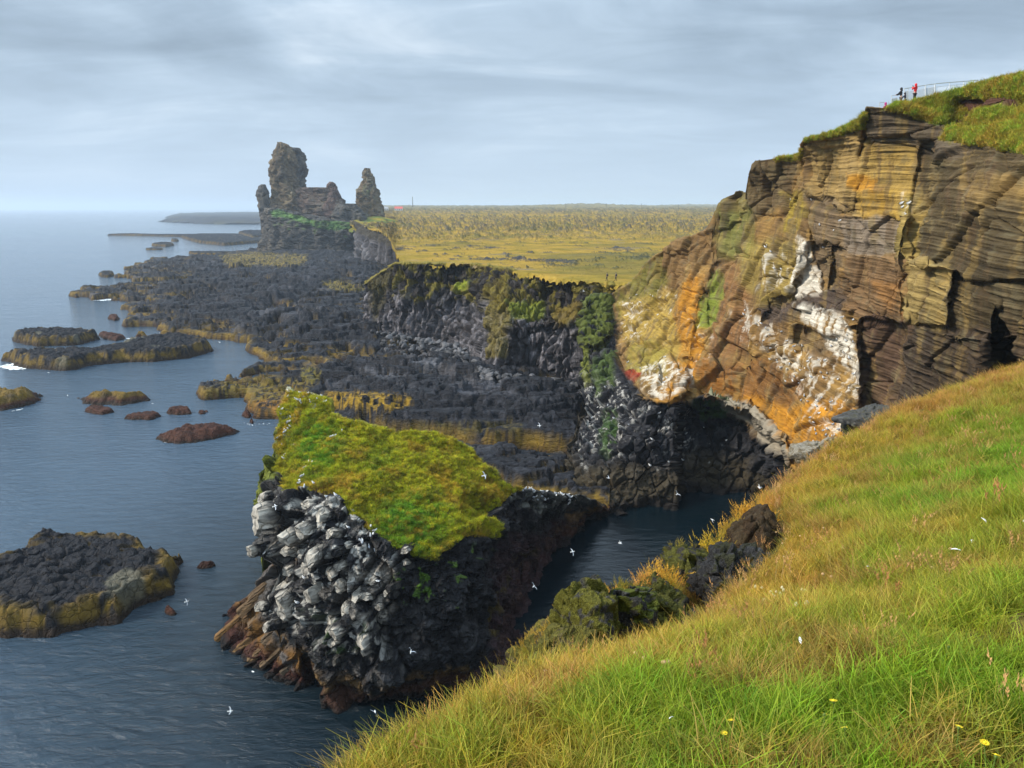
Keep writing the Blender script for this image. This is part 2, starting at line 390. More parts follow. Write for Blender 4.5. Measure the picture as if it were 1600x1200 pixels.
# ------------------------------------------------------------------ sea rocks
A_c = lambda *c: np.array(c)
def height_rock(name, label, outline, h, style='black', group=None, res=0.3, hz_=None, flat=1.0, seed=0, cat='rock'):
    """outline: list of (px, py, z) turned into plan points; a low rock rising out of the sea"""
    pts = np.array([PZ(p[0], p[1], p[2] if len(p) > 2 else 0.0)[:2] for p in outline])
    c = pts.mean(0); lo = pts.min(0) - 2.5; hi = pts.max(0) + 2.5
    nx = int(min(260, (hi[0] - lo[0]) / res)) + 8; ny = int(min(260, (hi[1] - lo[1]) / res)) + 8
    X, Y = np.meshgrid(np.linspace(lo[0], hi[0], nx), np.linspace(lo[1], hi[1], ny))
    size = max(2.0, min(hi - lo)); k = h
    q = np.stack([X, Y, np.full_like(X, seed * 3.3)], -1)
    Xw = X + fbm(q / (1.2 * k + 0.6), 3) * 0.5 * k; Yw = Y + fbm(q / (1.2 * k + 0.6) + 9.1, 3) * 0.5 * k
    s_ = sdist(Xw, Yw, pts)
    F1, F2, rid = worley(q / (0.55 * k + 0.3))
    blk = (rid - 0.5)
    prof = ss(-0.2 * k, (0.4 if style == 'black' else 0.85) * k * flat, s_)
    Z = -1.0 + (h * 0.82 + 1.0) * prof + blk * h * 0.15 * ss(-0.2, 1.0, s_) + fbm(q / (1.5 * k), 4) * h * (0.26 if style == 'black' else 0.45) * ss(0, 2 * k, s_) + fbm(q / (0.35 * k), 4) * 0.2 * h - ss(0.12, 0.0, F2 - F1) * 0.12 * h
    zz = Z / h + fbm(q / (0.8 * k), 3) * 0.22
    if style == 'black':
        C = lerp(np.broadcast_to(DARK, Z.shape + (3,)), OCHRE * 0.75, ss(0.68, 0.50, zz) * ss(-0.3, 0.15, fbm(q / 1.3, 3)))
        C = lerp(C, OCHRE * 0.85, ss(3.2, 0.6, s_ + 1.4 * fbm(q / 2.5 + 3, 3)) * ss(-0.05, 0.2, fbm(q / 3.3 + 8, 3)) * 0.85); C = lerp(C, A_c(0.13, 0.12, 0.085), ss(0.28, 0.42, fbm(q / (2.2 * k) + 21, 3)) * 0.8)
        C = lerp(C, BRN, ss(0.36, 0.18, zz))
    elif style == 'ochre':
        C = lerp(np.broadcast_to(OCHRE * 0.75, Z.shape + (3,)), DARK, ss(0.05, 0.4, fbm(q / (0.9 * k) + 5, 4)) * 0.6)
        C = lerp(C, REDB, ss(0.5, 0.28, zz)); C = lerp(C, BRN * 0.8, ss(0.25, 0.1, zz))
    else:
        C = lerp(np.broadcast_to(REDB, Z.shape + (3,)), REDB * 0.5, ss(-0.1, 0.4, fbm(q / k + 5, 4))); C = lerp(C, BRN * 0.7, ss(0.3, 0.1, zz))
    V = np.stack([X, Y, Z], -1); keep = ((Z[:-1, :-1] > -0.7) | (Z[1:, 1:] > -0.7) | (Z[1:, :-1] > -0.7) | (Z[:-1, 1:] > -0.7))
    F = grid_faces(ny, nx, keep); base = np.array([c[0], c[1], 0.0])
    Vc, Fc, Cc = compact(V.reshape(-1, 3) - base, F, C.reshape(-1, 3))
    o = link(name, mesh_np(name, Vc, Fc, M_BASALT, Cc), loc=base)
    return tag(o, label, cat, group)

def oval(x0, x1, yt, yb, h, n=14, sk=0.0, seed=0):
    """outline whose back edge is seen at the top of the rock, its front edge at the waterline"""
    r = random.Random(seed); o = []
    for i in range(n):
        a = 2 * math.pi * i / n; k = 1 + r.uniform(-0.13, 0.13)
        u, v = math.cos(a) * k, math.sin(a) * k
        z = 0.0 if v > -0.15 else h * 0.8
        cxp = (x0 + x1) / 2 + u * (x1 - x0) / 2; cyp = (yt + yb) / 2 + v * (yb - yt) / 2 + sk * u
        o.append((cxp, cyp, z))
    return o
A_c = lambda *c: np.array(c)
GR = 'low rocks in the sea'
NEARR = height_rock('sea_rock', 'large flat black rock with ochre rim at the left edge below the shelf', [(-40, 868, 2.5), (20, 848, 3), (62, 815, 3.5), (90, 812, 3.5), (150, 815, 3.5), (215, 822, 3.5), (238, 842, 3), (262, 856, 2), (287, 860, 1), (284, 895), (270, 925), (215, 950), (190, 975), (120, 985), (60, 995), (0, 1000), (-60, 990)], 3.3, 'black', res=0.14, seed=1)
height_rock('sea_rock', 'low flat topped island with dark top, farthest left beside its twin', [(16, 528), (30, 513, 3), (70, 508, 3.5), (130, 509, 3.5), (152, 520, 2), (156, 530), (120, 540), (60, 542), (30, 538)], 3.8, 'black', seed=2)
height_rock('sea_rock', 'long black island with ochre wall below the low island', [(4, 562), (40, 556, 1), (80, 545, 2.5), (150, 542, 3), (200, 528, 3.4), (260, 516, 3.6), (300, 520, 3.4), (336, 534, 2.5), (340, 546), (300, 560), (240, 566), (160, 568), (120, 578), (80, 580), (30, 574)], 4.0, 'black', seed=3)
height_rock('sea_rock', 'small ochre topped knoll joined behind the long black island', [(196, 526), (204, 514, 3), (222, 509, 4), (246, 512, 3.5), (252, 522), (240, 532), (210, 534)], 4.2, 'ochre', seed=4)
height_rock('sea_rock', 'reddish weed covered rock between the two flat islands', [(150, 524), (170, 518, 1), (198, 522, 1.2), (200, 530), (180, 534), (158, 530)], 1.7, 'red', seed=5)
height_rock('sea_rock', 'brown rock cut by the left edge of the picture', [(-40, 612, 1), (0, 604, 2.5), (30, 602, 2.8), (64, 608, 1.5), (72, 616), (60, 630), (30, 638), (0, 643), (-50, 645)], 3.4, 'ochre', seed=6)
height_rock('sea_rock', 'ochre weed covered oval island in open water', [(106, 614), (120, 606, 2), (150, 599, 3), (200, 600, 3), (246, 602, 2.6), (258, 612), (240, 628), (200, 634), (150, 636), (124, 632)], 3.4, 'ochre', flat=1.6, seed=7)
height_rock('sea_rock', 'dark low rock just in front of the oval ochre island', oval(128, 182, 632, 649, 0.8, seed=8), 1.0, 'red', GR, seed=8)
height_rock('sea_rock', 'longest of the small red brown rocks, with its left end thin', oval(192, 258, 642, 658, 0.9, sk=-2, seed=9), 1.2, 'red', GR, seed=9)
height_rock('sea_rock', 'red brown rock right of the thin ended one', oval(252, 310, 633, 650, 1.2, seed=10), 1.5, 'red', GR, seed=10)
height_rock('sea_rock', 'tiny rock off the right end of the red brown pair', oval(306, 325, 640, 648, 0.5, seed=11), 0.7, 'red', GR, seed=11)
height_rock('sea_rock', 'broad low dark red rock left of the grassy stack', [(234, 684), (262, 672, 1), (275, 660, 1.4), (310, 655, 1.7), (350, 658, 1.4), (372, 664, 1), (392, 668), (372, 680), (330, 690), (280, 696), (248, 694)], 1.9, 'red', flat=1.5, seed=12)
height_rock('sea_rock', 'small red round rock by the orange shore lobe', oval(374, 397, 641, 655, 0.6, seed=13), 1.1, 'red', GR, seed=13, res=0.2)
height_rock('sea_rock', 'small dark rock below the round red one', oval(386, 401, 653, 663, 0.5, seed=14), 0.9, 'red', GR, seed=14, res=0.2)
height_rock('sea_rock', 'lone dark rock between the low island and the shelf point', oval(166, 191, 491, 502, 1, seed=15), 1.6, 'red', GR, seed=15)
height_rock('sea_rock', 'black rock off the tip of the farthest black finger', oval(153, 180, 423, 434, 1.5, seed=16), 2.2, 'black', GR, seed=16, res=0.5)
height_rock('sea_rock', 'brown rock joined to the tip of the farthest black finger', oval(176, 196, 427, 435, 1.5, seed=17), 1.8, 'ochre', GR, seed=17, res=0.5)
height_rock('sea_rock', 'dark wedge of rock awash right of the big near rock', oval(299, 343, 878, 891, 0.3, sk=-2, seed=18), 0.8, 'red', GR, seed=18, res=0.15)
height_rock('sea_rock', 'small dark red rock below the near rock, the larger of three', oval(250, 282, 946, 965, 0.3, seed=19), 0.9, 'red', GR, seed=19, res=0.12)
height_rock('sea_rock', 'tiny dark rock left of the small red rock', oval(236, 249, 934, 943, 0.2, seed=20), 0.5, 'red', GR, seed=20, res=0.1)
height_rock('sea_rock', 'tiniest dark rock right above the small red rock', oval(254, 262, 936, 944, 0.2, seed=21), 0.4, 'red', GR, seed=21, res=0.1)
height_rock('sea_rock', 'tiny dark rock awash near the grassy stack', oval(318, 327, 641, 645, 0.2, seed=22), 0.4, 'red', GR, seed=22, res=0.2)
# far reefs
height_rock('reef', 'thin dark reef lying far out left of the castle rock', [(168, 368), (200, 366, 1), (250, 366, 2), (300, 366, 2), (330, 368), (300, 371), (230, 369)], 3.2, 'black', res=1.6, seed=23, cat='reef')
height_rock('reef', 'brown ledge of reef behind the shelf at the castle rock foot', [(284, 372), (310, 366, 2), (360, 365, 3), (404, 366, 3), (420, 376), (400, 380), (350, 384), (310, 380)], 4.0, 'black', res=1.4, seed=24, cat='reef')
height_rock('reef', 'dark blue mound of reef touching the castle rock', [(372, 368), (385, 360, 6), (412, 359, 7), (420, 372), (395, 376)], 8.0, 'black', res=1.6, seed=25, cat='reef')
height_rock('reef', 'small oval reef in the middle of the far water', oval(236, 274, 379, 386, 2, seed=26), 3.0, 'black', res=0.8, seed=26, cat='reef')
height_rock('reef', 'smallest reef, low and thin, nearest of the far ones at left', oval(226, 255, 387, 391, 1, seed=27), 1.5, 'black', res=0.8, seed=27, cat='reef')
height_rock('reef', 'speck of reef above the small oval reef', oval(266, 281, 373, 378, 2, seed=28), 3.0, 'black', res=1.0, seed=28, cat='reef')
height_rock('reef', 'long low reef with a hump at its left end', [(294, 396), (304, 391, 2.5), (318, 392, 2), (345, 394, 1), (372, 394, 1), (374, 397), (340, 399), (305, 399)], 2.6, 'black', res=0.8, seed=29, cat='reef')

# far lava headland across the water
hp = np.array([PZ(*q)[:2] for q in [(246, 346), (262, 340.5), (268, 336), (300, 334.2), (420, 333.6), (480, 334), (480, 352), (400, 351), (340, 351), (285, 349)]])
X, Y = np.meshgrid(np.linspace(hp[:, 0].min() - 60, hp[:, 0].max() + 20, 160), np.linspace(hp[:, 1].min() - 60, hp[:, 1].max() + 60, 130))
q = np.stack([X, Y, X * 0], -1); s_ = sdist(X + 60 * fbm(q / 150, 3), Y + 60 * fbm(q / 150 + 7, 3), hp)
Z = -3 + 12 * ss(-20, 60, s_) + 9 * ss(0, 900, s_) + ss(0, 80, s_) * (fbm(q / 120, 4) * 8 + fbm(q / 30, 3) * 3)
C = lerp(np.broadcast_to(np.array([0.035, 0.037, 0.045]), Z.shape + (3,)), np.array([0.06, 0.055, 0.03]), ss(0, 0.4, fbm(q / 100, 4)))
keep = Z[:-1, :-1] > -2
Vc, Fc, Cc = compact(np.stack([X, Y, Z], -1).reshape(-1, 3), grid_faces(130, 160, keep), C.reshape(-1, 3))
tag(link('far_headland', mesh_np('far_headland', Vc, Fc, M_FAR, Cc)), 'low dark lava headland on the horizon left of the castle rock', kind='structure')

# ------------------------------------------------------------------ basalt shore shelf
coast_px = [(405, 392), (380, 395), (345, 402), (300, 404), (245, 405), (225, 414), (205, 421), (196, 432), (215, 441), (250, 441), (300, 436), (312, 442), (262, 446), (205, 450),
    (180, 452), (130, 452), (117, 462), (140, 468), (175, 467), (205, 473), (236, 470), (215, 477), (198, 482), (196, 498), (200, 511), (235, 512), (258, 519), (300, 525), (340, 531), (382, 536), (388, 549), (398, 556), (408, 563), (412, 568),
    (440, 571), (480, 571), (497, 571), (500, 578), (470, 574), (430, 573), (395, 580), (362, 592), (330, 603), (312, 614), (326, 624), (360, 623), (386, 622), (384, 640), (398, 652), (440, 655), (500, 668), (560, 690), (620, 705), (690, 720), (735, 740), (790, 772), (850, 790), (900, 800), (985, 800), (1010, 640), (960, 560), (900, 560), (760, 540), (600, 470), (640, 400), (600, 385)]
coast = np.array([PZ(*q)[:2] for q in coast_px])
AZ = np.linspace(70, 960, 580); ny = 700
Yr = 96 * (830 / 96.) ** np.linspace(0, 1, ny)
X = (AZ[None] - 800) / FPX * Yr[:, None] / 0.99; Y = np.repeat(Yr[:, None], len(AZ), 1)
m_ = np.ones(X.shape, bool)
q = np.stack([X, Y, X * 0], -1)
wa = 0.02 * Y
Xw = X + wa * fbm(q / 14, 3); Yw = Y + wa * 1.6 * fbm(q / 14 + 5, 3)
s_ = sdist(Xw, Yw, coast)
inland = ss(0, 40, s_)
q2 = np.stack([X / 26, Y / 22, X * 0], -1)
terr = fbm(q2, 5, 0.55) * 3.2 + inland * 1.2; tz_ = terr * 1.3; ter = (np.floor(tz_) + ss(0.78, 1.0, tz_ - np.floor(tz_))) / 1.3; RIS = ss(0.7, 0.8, tz_ - np.floor(tz_)) * ss(1.0, 0.92, tz_ - np.floor(tz_))
F1, F2, rid = worley(np.stack([X / 3.6, Y / 2.2, X * 0], -1))
G1, G2, rid2 = worley(np.stack([(X + .15 * Y) / 15 + 3, (Y - .1 * X) / 6 + 7, X * 0], -1))
Z = -1.5 + 4.0 * ss(-1.2, 1.0, s_) + np.clip(ter * 1.5 + 0.2, -2.0, 3.6) * ss(0, 6, s_) + (rid - 0.5) * 0.32 * ss(0, 2, s_) - 0.35 * ss(0.12, 0, F2 - F1) + (rid2 - 0.5) * 1.5 * ss(1, 5, s_) - 0.9 * ss(0.07, 0, G2 - G1) * ss(1, 4, s_)
Z += fbm(np.stack([X / 1.6, Y / 2.2, X * 0 + 4], -1), 4, 0.6) * 0.5 * ss(0, 2, s_)
for poly_, dz_ in [([(300, 412), (480, 415), (560, 430), (560, 455), (430, 470), (330, 462), (240, 450), (300, 440)], 1.3), ([(260, 485), (400, 478), (425, 470), (500, 500), (600, 520), (600, 545), (480, 540), (390, 520), (300, 505)], 1.4),
                   ([(440, 592), (540, 586), (640, 560), (760, 590), (900, 610), (900, 690), (760, 676), (640, 664), (560, 655), (470, 612)], 2.0), ([(650, 700), (700, 692), (870, 712), (880, 740), (800, 755), (720, 735)], 1.2)]:
    pw = np.array([PZ(a_, c_, 2.5)[:2] for a_, c_ in poly_]); Z += dz_ * ss(-0.5, 0.5, sdist(Xw + 2.5 * fbm(q / 5 + 2, 3), Yw + 2.5 * fbm(q / 5 + 6, 3), pw, pad=8))
wch = fbm(np.stack([(X + .3 * Y) / 34 + 2, (Y - .1 * X) / 13 + 4, X * 0], -1), 4, 0.5, ridged=True)
kch = ss(0.62, 0.74, wch) * ss(85, 30, s_) * ss(140, 190, Y) * ss(620, 560, Y)
Z = Z + (-0.9 - Z) * kch
zq = Z * 1.15 + 0.35 * fbm(q / 4 + 12, 3); zq = (np.floor(zq) + ss(0.72, 1.0, zq - np.floor(zq))) / 1.15; Z = np.where(Z > 0.6, Z * 0.35 + zq * 0.65, Z)
# channels and pools
def channel(pts, w, depth):
    global Z, CH
    c = np.array([PZ(a, b_, 1.5)[:2] for a, b_ in pts]); d = -sdist(Xw, Yw, c, closed=False)
    k = ss(w, w * 0.45, d); Z = Z + (depth - Z) * k; CH = np.maximum(CH, ss(w + 2.5, w, d))
CH = ss(0.50, 0.62, wch) * ss(85, 30, s_) * ss(140, 190, Y) * ss(620, 560, Y)
channel([(425, 474), (450, 482), (495, 491)], 3.5, 0.4)
channel([(472, 498), (492, 500), (505, 506)], 5.0, -0.7)
channel([(492, 577), (520, 581), (552, 579)], 5.0, -0.7)
channel([(523, 431), (550, 437)], 8.0, -0.7)
channel([(196, 470), (260, 467), (330, 463)], 5.5, -0.7)
channel([(312, 441), (380, 439), (430, 444)], 6.0, -0.7)
channel([(236, 508), (270, 505)], 3.0, -0.7)
channel([(560, 600), (640, 612), (740, 610)], 2.0, 1.6)
channel([(700, 640), (800, 636), (880, 645)], 1.6, 2.2)
channel([(560, 668), (610, 682), (700, 684), (790, 694), (880, 702)], 2.4, -0.5)
channel([(540, 585), (620, 598), (650, 600)], 1.5, 1.0)
q3 = np.stack([X / 6, Y / 10, X * 0 + 2], -1); nz = fbm(q3, 4); nz2 = fbm(q * 0.9 + 3, 4)
C = np.broadcast_to(DARK * 1.05, Z.shape + (3,))
C = lerp(C, np.array([0.042, 0.043, 0.052]), ss(0.05, 0.4, nz2 + 0.25 * (rid2 - 0.5)) * 0.85)
gy_, gx_ = np.gradient(Z); slp = -gy_ / np.gradient(Y, axis=0)
C = lerp(C, OCHRE * 0.9, ss(-0.5, -1.4, -slp * -1) * 0)
C = lerp(C, OCHRE * 0.95, ss(0.6, 1.6, np.abs(slp)) * ss(3.6, 2.0, Z) * ss(-0.15, 0.15, fbm(q / 8 + 6, 3)) * ss(40, 12, s_) * 0.8)
edge = np.maximum(ss(3.4, 0.3, s_), CH * 0.8)
C = lerp(C, OCHRE * np.array([1.15, 1.15, 1.0]), edge * ss(2.6, 1.9, Z + nz2 * 1.2) * ss(-0.25, 0.15, nz) * 0.9)
Cpx = 800 + FPX * X / Y * 0.99
PYZ = 600 - FPX * (((Z - H) / Y + SP / CP) / (1 + (Z - H) / Y * -SP / CP)) if False else None
C = lerp(C, np.array([0.075, 0.075, 0.085]), ss(0.12, 0.4, fbm(np.stack([X / 16, Y / 9, X * 0 + 11], -1), 5, 0.6)) * 0.8)
# projected row of every vertex, used only to find where the weed beds lie on the ground
yy = (Z - H); fwd = Y * CP - yy * SP; upc = Y * SP + yy * CP
VPX = 800 + FPX * X / fwd; VPY = 600 - FPX * upc / fwd
def bed(poly, c, op=1.0, th=-0.15):
    global C
    wx = VPX + 14 * fbm(q / 9 + 1, 3); wy = VPY + 5 * fbm(q / 9 + 8, 3)
    C = paint(C, ss(-2.5, 2.5, sdist(wx, wy, poly, pad=8)) * ss(th, th + 0.25, nz2), c, op)
bed([(505, 612), (560, 611), (640, 618), (650, 632), (600, 640), (520, 640)], (0.30, 0.18, 0.015))
bed([(385, 612), (440, 605), (480, 598), (470, 640), (430, 652), (390, 648)], (0.24, 0.12, 0.02))
bed([(310, 612), (360, 592), (440, 588), (500, 598), (440, 625), (340, 628)], (0.17, 0.12, 0.02))
bed([(345, 398), (400, 394), (480, 398), (478, 412), (430, 416), (350, 412)], (0.20, 0.145, 0.03))
bed([(505, 440), (530, 437), (560, 444), (585, 448), (560, 455), (510, 452)], (0.20, 0.15, 0.03))
bed([(740, 655), (815, 662), (810, 680), (650, 672), (650, 662)], (0.12, 0.09, 0.02), 0.7)
bed([(470, 572), (500, 574), (500, 598), (470, 590)], (0.15, 0.12, 0.02))
bed([(600, 505), (690, 560), (760, 600), (700, 590), (600, 540)], (0.10, 0.09, 0.09), 0.6)
bed([(640, 560), (690, 556), (695, 576), (655, 582)], (0.11, 0.11, 0.12), 0.9, -0.3)
bed([(556, 575), (600, 570), (640, 584), (600, 592)], (0.09, 0.09, 0.10), 0.9, -0.3)
bed([(700, 600), (780, 598), (800, 612), (720, 616)], (0.07, 0.07, 0.08), 0.9, -0.3)
C = lerp(C, REDB, ss(1.2, 0.5, Z + nz2 * 0.4) * edge * 0.7); C = lerp(C, BRN * 0.7, ss(0.6, 0.1, Z))
keep = (Z[:-1, :-1] > -0.9) | (Z[1:, 1:] > -0.9)
V = np.stack([X, Y, Z], -1)
Vc, Fc, Cc = compact(V.reshape(-1, 3), grid_faces(ny, len(AZ), keep), C.reshape(-1, 3))
tag(link('lava_shore', mesh_np('lava_shore', Vc, Fc, M_SHELF, Cc)), 'black basalt shore shelf with ochre weed along its edges', kind='structure')
SHELF = (Xw, Z)

# ------------------------------------------------------------------ plateau and its cliffs
edge_px = np.array([[560, 346, 640], [575, 352, 600], [596, 362, 540], [604, 374, 480], [613, 388, 340], [619, 400, 260], [626, 411.5, 225], [672, 411.5, 220], [740, 412.5, 216], [790, 418, 205], [806, 424, 192], [830, 432, 186], [879, 440, 172], [969, 445, 160], [1010, 447, 158], [1200, 450, 158]])
def plain_z(x, y):
    z = np.interp(y, [150, 300, 520, 640, 750, 1200, 2500, 4500, 9000], [24.4, 24.6, 24.2, 26.0, 27.5, 31.5, 40.5, 52, 60])
    return z
pxs = np.unique(np.concatenate([np.linspace(548, 1210, 520)])); npr = 470
te = np.interp(pxs, edge_px[:, 0], edge_px[:, 2]) 
Ye = te - 0.2 + 1.8 * fbm(np.stack([pxs / 7, pxs * 0, pxs * 0], -1), 3)
rr = np.linspace(0, 1, npr)[:, None] ** 1.15
Y = Ye[None] * (7000 / Ye[None]) ** rr
X = (pxs[None] - 800) / FPX * Y * 0.985
q = np.stack([X, Y, X * 0], -1)
d_in = Y - Ye[None]
Ye_ = 0
rough = ss(290, 560, Y + 160 * fbm(q / 90, 3))
wf = ss(600, 1500, Y); wff = ss(1800, 3500, Y)
la, lb_, lc = fbm(q / 6, 4, 0.6), fbm(q / 17, 4, 0.6), fbm(q / 60, 4, 0.6)
lump = la * (1 - wf) + lb_ * wf * (1 - wff) + lc * wff; lump2 = fbm(q / 25 + 4, 3) * (1 - wf) + fbm(q / 110 + 4, 3) * wf
sc_ = np.clip(Y / 400, 1, 5)[..., None]
Z = plain_z(X, Y) + rough * (lump * 2.4 * sc_[..., 0] ** 0.7 + ss(0.12, 0.4, lump) * 1.8) + lump2 * 1.0
rk = ss(0.22, 0.34, fbm(q / 5 + 9, 4, 0.6) * 0.7 + fbm(q / 28 + 2, 3) * 0.75) * (1 - rough) * ss(4, 14, d_in)
Z += rk * (0.5 + fbm(q / 1.5, 3) * 0.9); Z -= ss(3.0, 0, d_in) * np.clip(0.7 + 2.2 * fbm(q / 1.8 + 5, 3) + 1.5 * fbm(q / 6 + 5, 2), 0, 3)
far = ss(2200, 3500, Y)
Z += far * 11 * ss(0.05, 0.5, fbm(np.stack([X / 1100 + 1.3, Y / 1600, X * 0], -1), 3) + 0.25 * ss(900, 1800, X)) 
gA = np.array([0.31, 0.20, 0.035]); gB = np.array([0.21, 0.155, 0.025]); gC = np.array([0.30, 0.20, 0.04])
n_a = fbm(q / 14 + 3, 4) * (1 - wf) + fbm(q / 70 + 3, 4) * wf; n_b = fbm(np.stack([X / 30, Y / 14, X * 0 + 8], -1), 4)
C = lerp(np.broadcast_to(gA, Z.shape + (3,)), gB, ss(-0.2, 0.3, n_a)); C = lerp(C, gC, ss(0.0, 0.4, n_b) * 0.7)
C = lerp(C, np.array([0.055, 0.055, 0.058]), np.maximum(rk, rough * ss(0.06, 0.28, lump + 0.3 * lump2) * 0.85))
C = lerp(C, np.array([0.16, 0.14, 0.12]), (1 - rough) * ss(0.25, 0.4, n_b + 0.2 * n_a) * 0.6)
C = lerp(C, np.array([0.10, 0.095, 0.03]), ss(0.05, 0.35, fbm(np.stack([X / 70, Y / 45, X * 0 + 5], -1), 4)) * 0.6); C = lerp(C, np.array([0.12, 0.115, 0.06]), ss(900, 2500, Y) * 0.5)
C = lerp(C, np.array([0.16, 0.24, 0.04]), ss(560, 700, Y) * ss(900, 780, Y) * ss(600, 560, pxs[None] + 0 * Y) * 0)
V = np.stack([X, Y, Z], -1)
Vc = V.reshape(-1, 3); tag(link('lava_plain', mesh_np('lava_plain', Vc, grid_faces(npr, len(pxs)), M_PLAIN, C.reshape(-1, 3))), 'mossy yellow green lava plain above the sea cliff', kind='structure')

def build_relief(rel, name, mat, C, disp, back, down, parent=None, sides=(True, True), label=None, kind=None, cat=None, skn=1.0, flat_top=False):
    """disp: displacement in metres along the surface normal"""
    V = rel.V; Nn = grid_normals(V)
    toc = -V + np.array([0, 0, H]); sgn = np.sign((Nn * toc).sum(-1))[..., None]; Nn = Nn * sgn
    for _ in range(3):
        Nn[1:-1, 1:-1] = (Nn[1:-1, 1:-1] + Nn[:-2, 1:-1] + Nn[2:, 1:-1] + Nn[1:-1, :-2] + Nn[1:-1, 2:]) / 5
    V = V + Nn * disp[..., None]
    rel.VD = V; rel.N = Nn
    ks = np.linspace(0, len(back), 4 * len(back) + 1)[1:]; back = tuple(np.interp(ks, range(len(back) + 1), (0,) + tuple(back))); down = tuple(np.interp(ks, range(len(down) + 1), (0,) + tuple(down)))
    V2, a, b_, c = skirt(V, back, down, *sides)
    wk = np.ones(V2.shape[:2]); wk[:V.shape[0], b_:b_ + V.shape[1]] = 0
    if not flat_top: wk[:, :] *= 1
    else: wk[V.shape[0]:, :] *= 0.25
    V2 = V2 + (wk * skn)[..., None] * np.stack([fbm(V2 / 2.2 + 3, 3), fbm(V2 / 2.2 + 13, 3), 0.7 * fbm(V2 / 2.2 + 23, 3)], -1)
    C2 = ext(C, a, b_, c)
    org = np.array(parent.location) if parent is not None else np.zeros(3)
    me = mesh_np(name, (V2 - org).reshape(-1, 3), grid_faces(*V2.shape[:2]), mat, C2.reshape(-1, 3))
    o = link(name, me, parent)
    tag(o, label, cat, None, kind); return o

# near wall of the plateau
top = [(570, 443), (579, 438), (590, 428), (604, 420), (615, 411), (626, 411), (672, 411), (740, 412), (790, 417.5), (806, 423), (830, 431), (879, 439.5), (969, 444.5), (1010, 448)]
bot = [(570, 517), (582, 519), (684, 540), (717, 545), (748, 574), (762, 586), (819, 590), (905, 606), (1010, 612)]
zc = lambda a, b_, z: (a, b_, float(TZ(b_, z)))
ctrl = [zc(582, 517, 3), zc(684, 536, 3.4), zc(762, 580, 2.5), zc(819, 586, 2.5), zc(905, 600, 2.5), zc(1000, 606, 2.5), (570, 480, 240), (579, 440, 236), (604, 425, 228), (626, 412, 222), (672, 412, 218), (740, 413, 215), (800, 421, 196), (830, 432, 186), (879, 440, 174), (969, 445, 160), (1010, 448, 158),
        (640, 470, 221), (700, 475, 214), (745, 480, 204), (772, 470, 189), (785, 520, 180), (840, 500, 176), (900, 500, 165), (960, 510, 160), (870, 460, 177), (1000, 520, 155)]
rel = Relief(570, 1010, 520, 190, top, bot, ctrl, 60.0)
rel.warp(6, 25, 1)
rel.step([(755, 455), (790, 430), (800, 470), (795, 590), (745, 590)], -2.0, 4)
rel.step([(800, 520), (880, 505), (905, 520), (900, 590), (810, 590)], 3.0, 4)
rel.step([(830, 448), (900, 455), (905, 475), (850, 470)], 2.0, 3)
V = rel.world(); q = V
F1, F2, rid = worley(q * np.array([0.5, 0.5, 0.09])); G1, G2, r2 = worley(q * np.array([1.0, 1.0, 0.4]))
n1 = fbm(q / 5, 4); n2_ = fbm(q / 1.4, 3); n3 = fbm(q / np.array([1.5, 1.5, 9.0]), 3)
env = ss(0, 0.05, rel.v) * ss(1.0, 0.97, rel.v)
disp = (n1 * 2.2 + (rid - 0.5) * 1.7 - 1.5 * ss(0.18, 0, F2 - F1) + (r2 - 0.5) * 0.8 + n3 * 1.0) * (0.3 + 0.7 * env)
C = np.broadcast_to(np.array([0.06, 0.056, 0.060]), V.shape)
C = lerp(C, np.array([0.21, 0.195, 0.205]), ss(-0.02, 0.35, n3 + 0.5 * n2_)); C = lerp(C, np.array([0.06, 0.05, 0.05]), ss(0.05, 0.35, n1) * 0.7)
hgt = V[..., 2] + n1 * 6
C = lerp(C, np.array([0.028, 0.023, 0.020]), ss(14, 17.5, hgt) * 0.9)
C = lerp(C, np.array([0.15, 0.12, 0.018]), ss(13.5, 16.5, hgt) * ss(-0.05, 0.18, fbm(q / 3.2 + 4, 4)) * 0.9)
for poly, c, op in [([(755, 455), (790, 430), (800, 470), (790, 560), (760, 560)], (0.17, 0.13, 0.02), 0.7), ([(790, 470), (850, 470), (850, 500), (800, 500)], (0.17, 0.19, 0.02), 0.9), ([(712, 440), (732, 440), (728, 456), (714, 456)], (0.25, 0.27, 0.02), 0.95),
                    ([(860, 480), (905, 470), (930, 500), (870, 510)], (0.16, 0.11, 0.02), 0.8), ([(575, 435), (615, 420), (600, 470), (585, 500), (578, 480)], (0.09, 0.075, 0.03), 0.7)]:
    C = paint(C, rel.mask(poly, 4), c, op)
C = lerp(C, np.array([0.20, 0.16, 0.03]), ss(0.975, 0.995, rel.v) )
build_relief(rel, 'sea_cliff', M_COLUMN, C, disp, (2.5, 8), (-0.1, 0.6), sides=(True, False), label='dark columnar basalt cliff below the mossy plain', kind='structure')
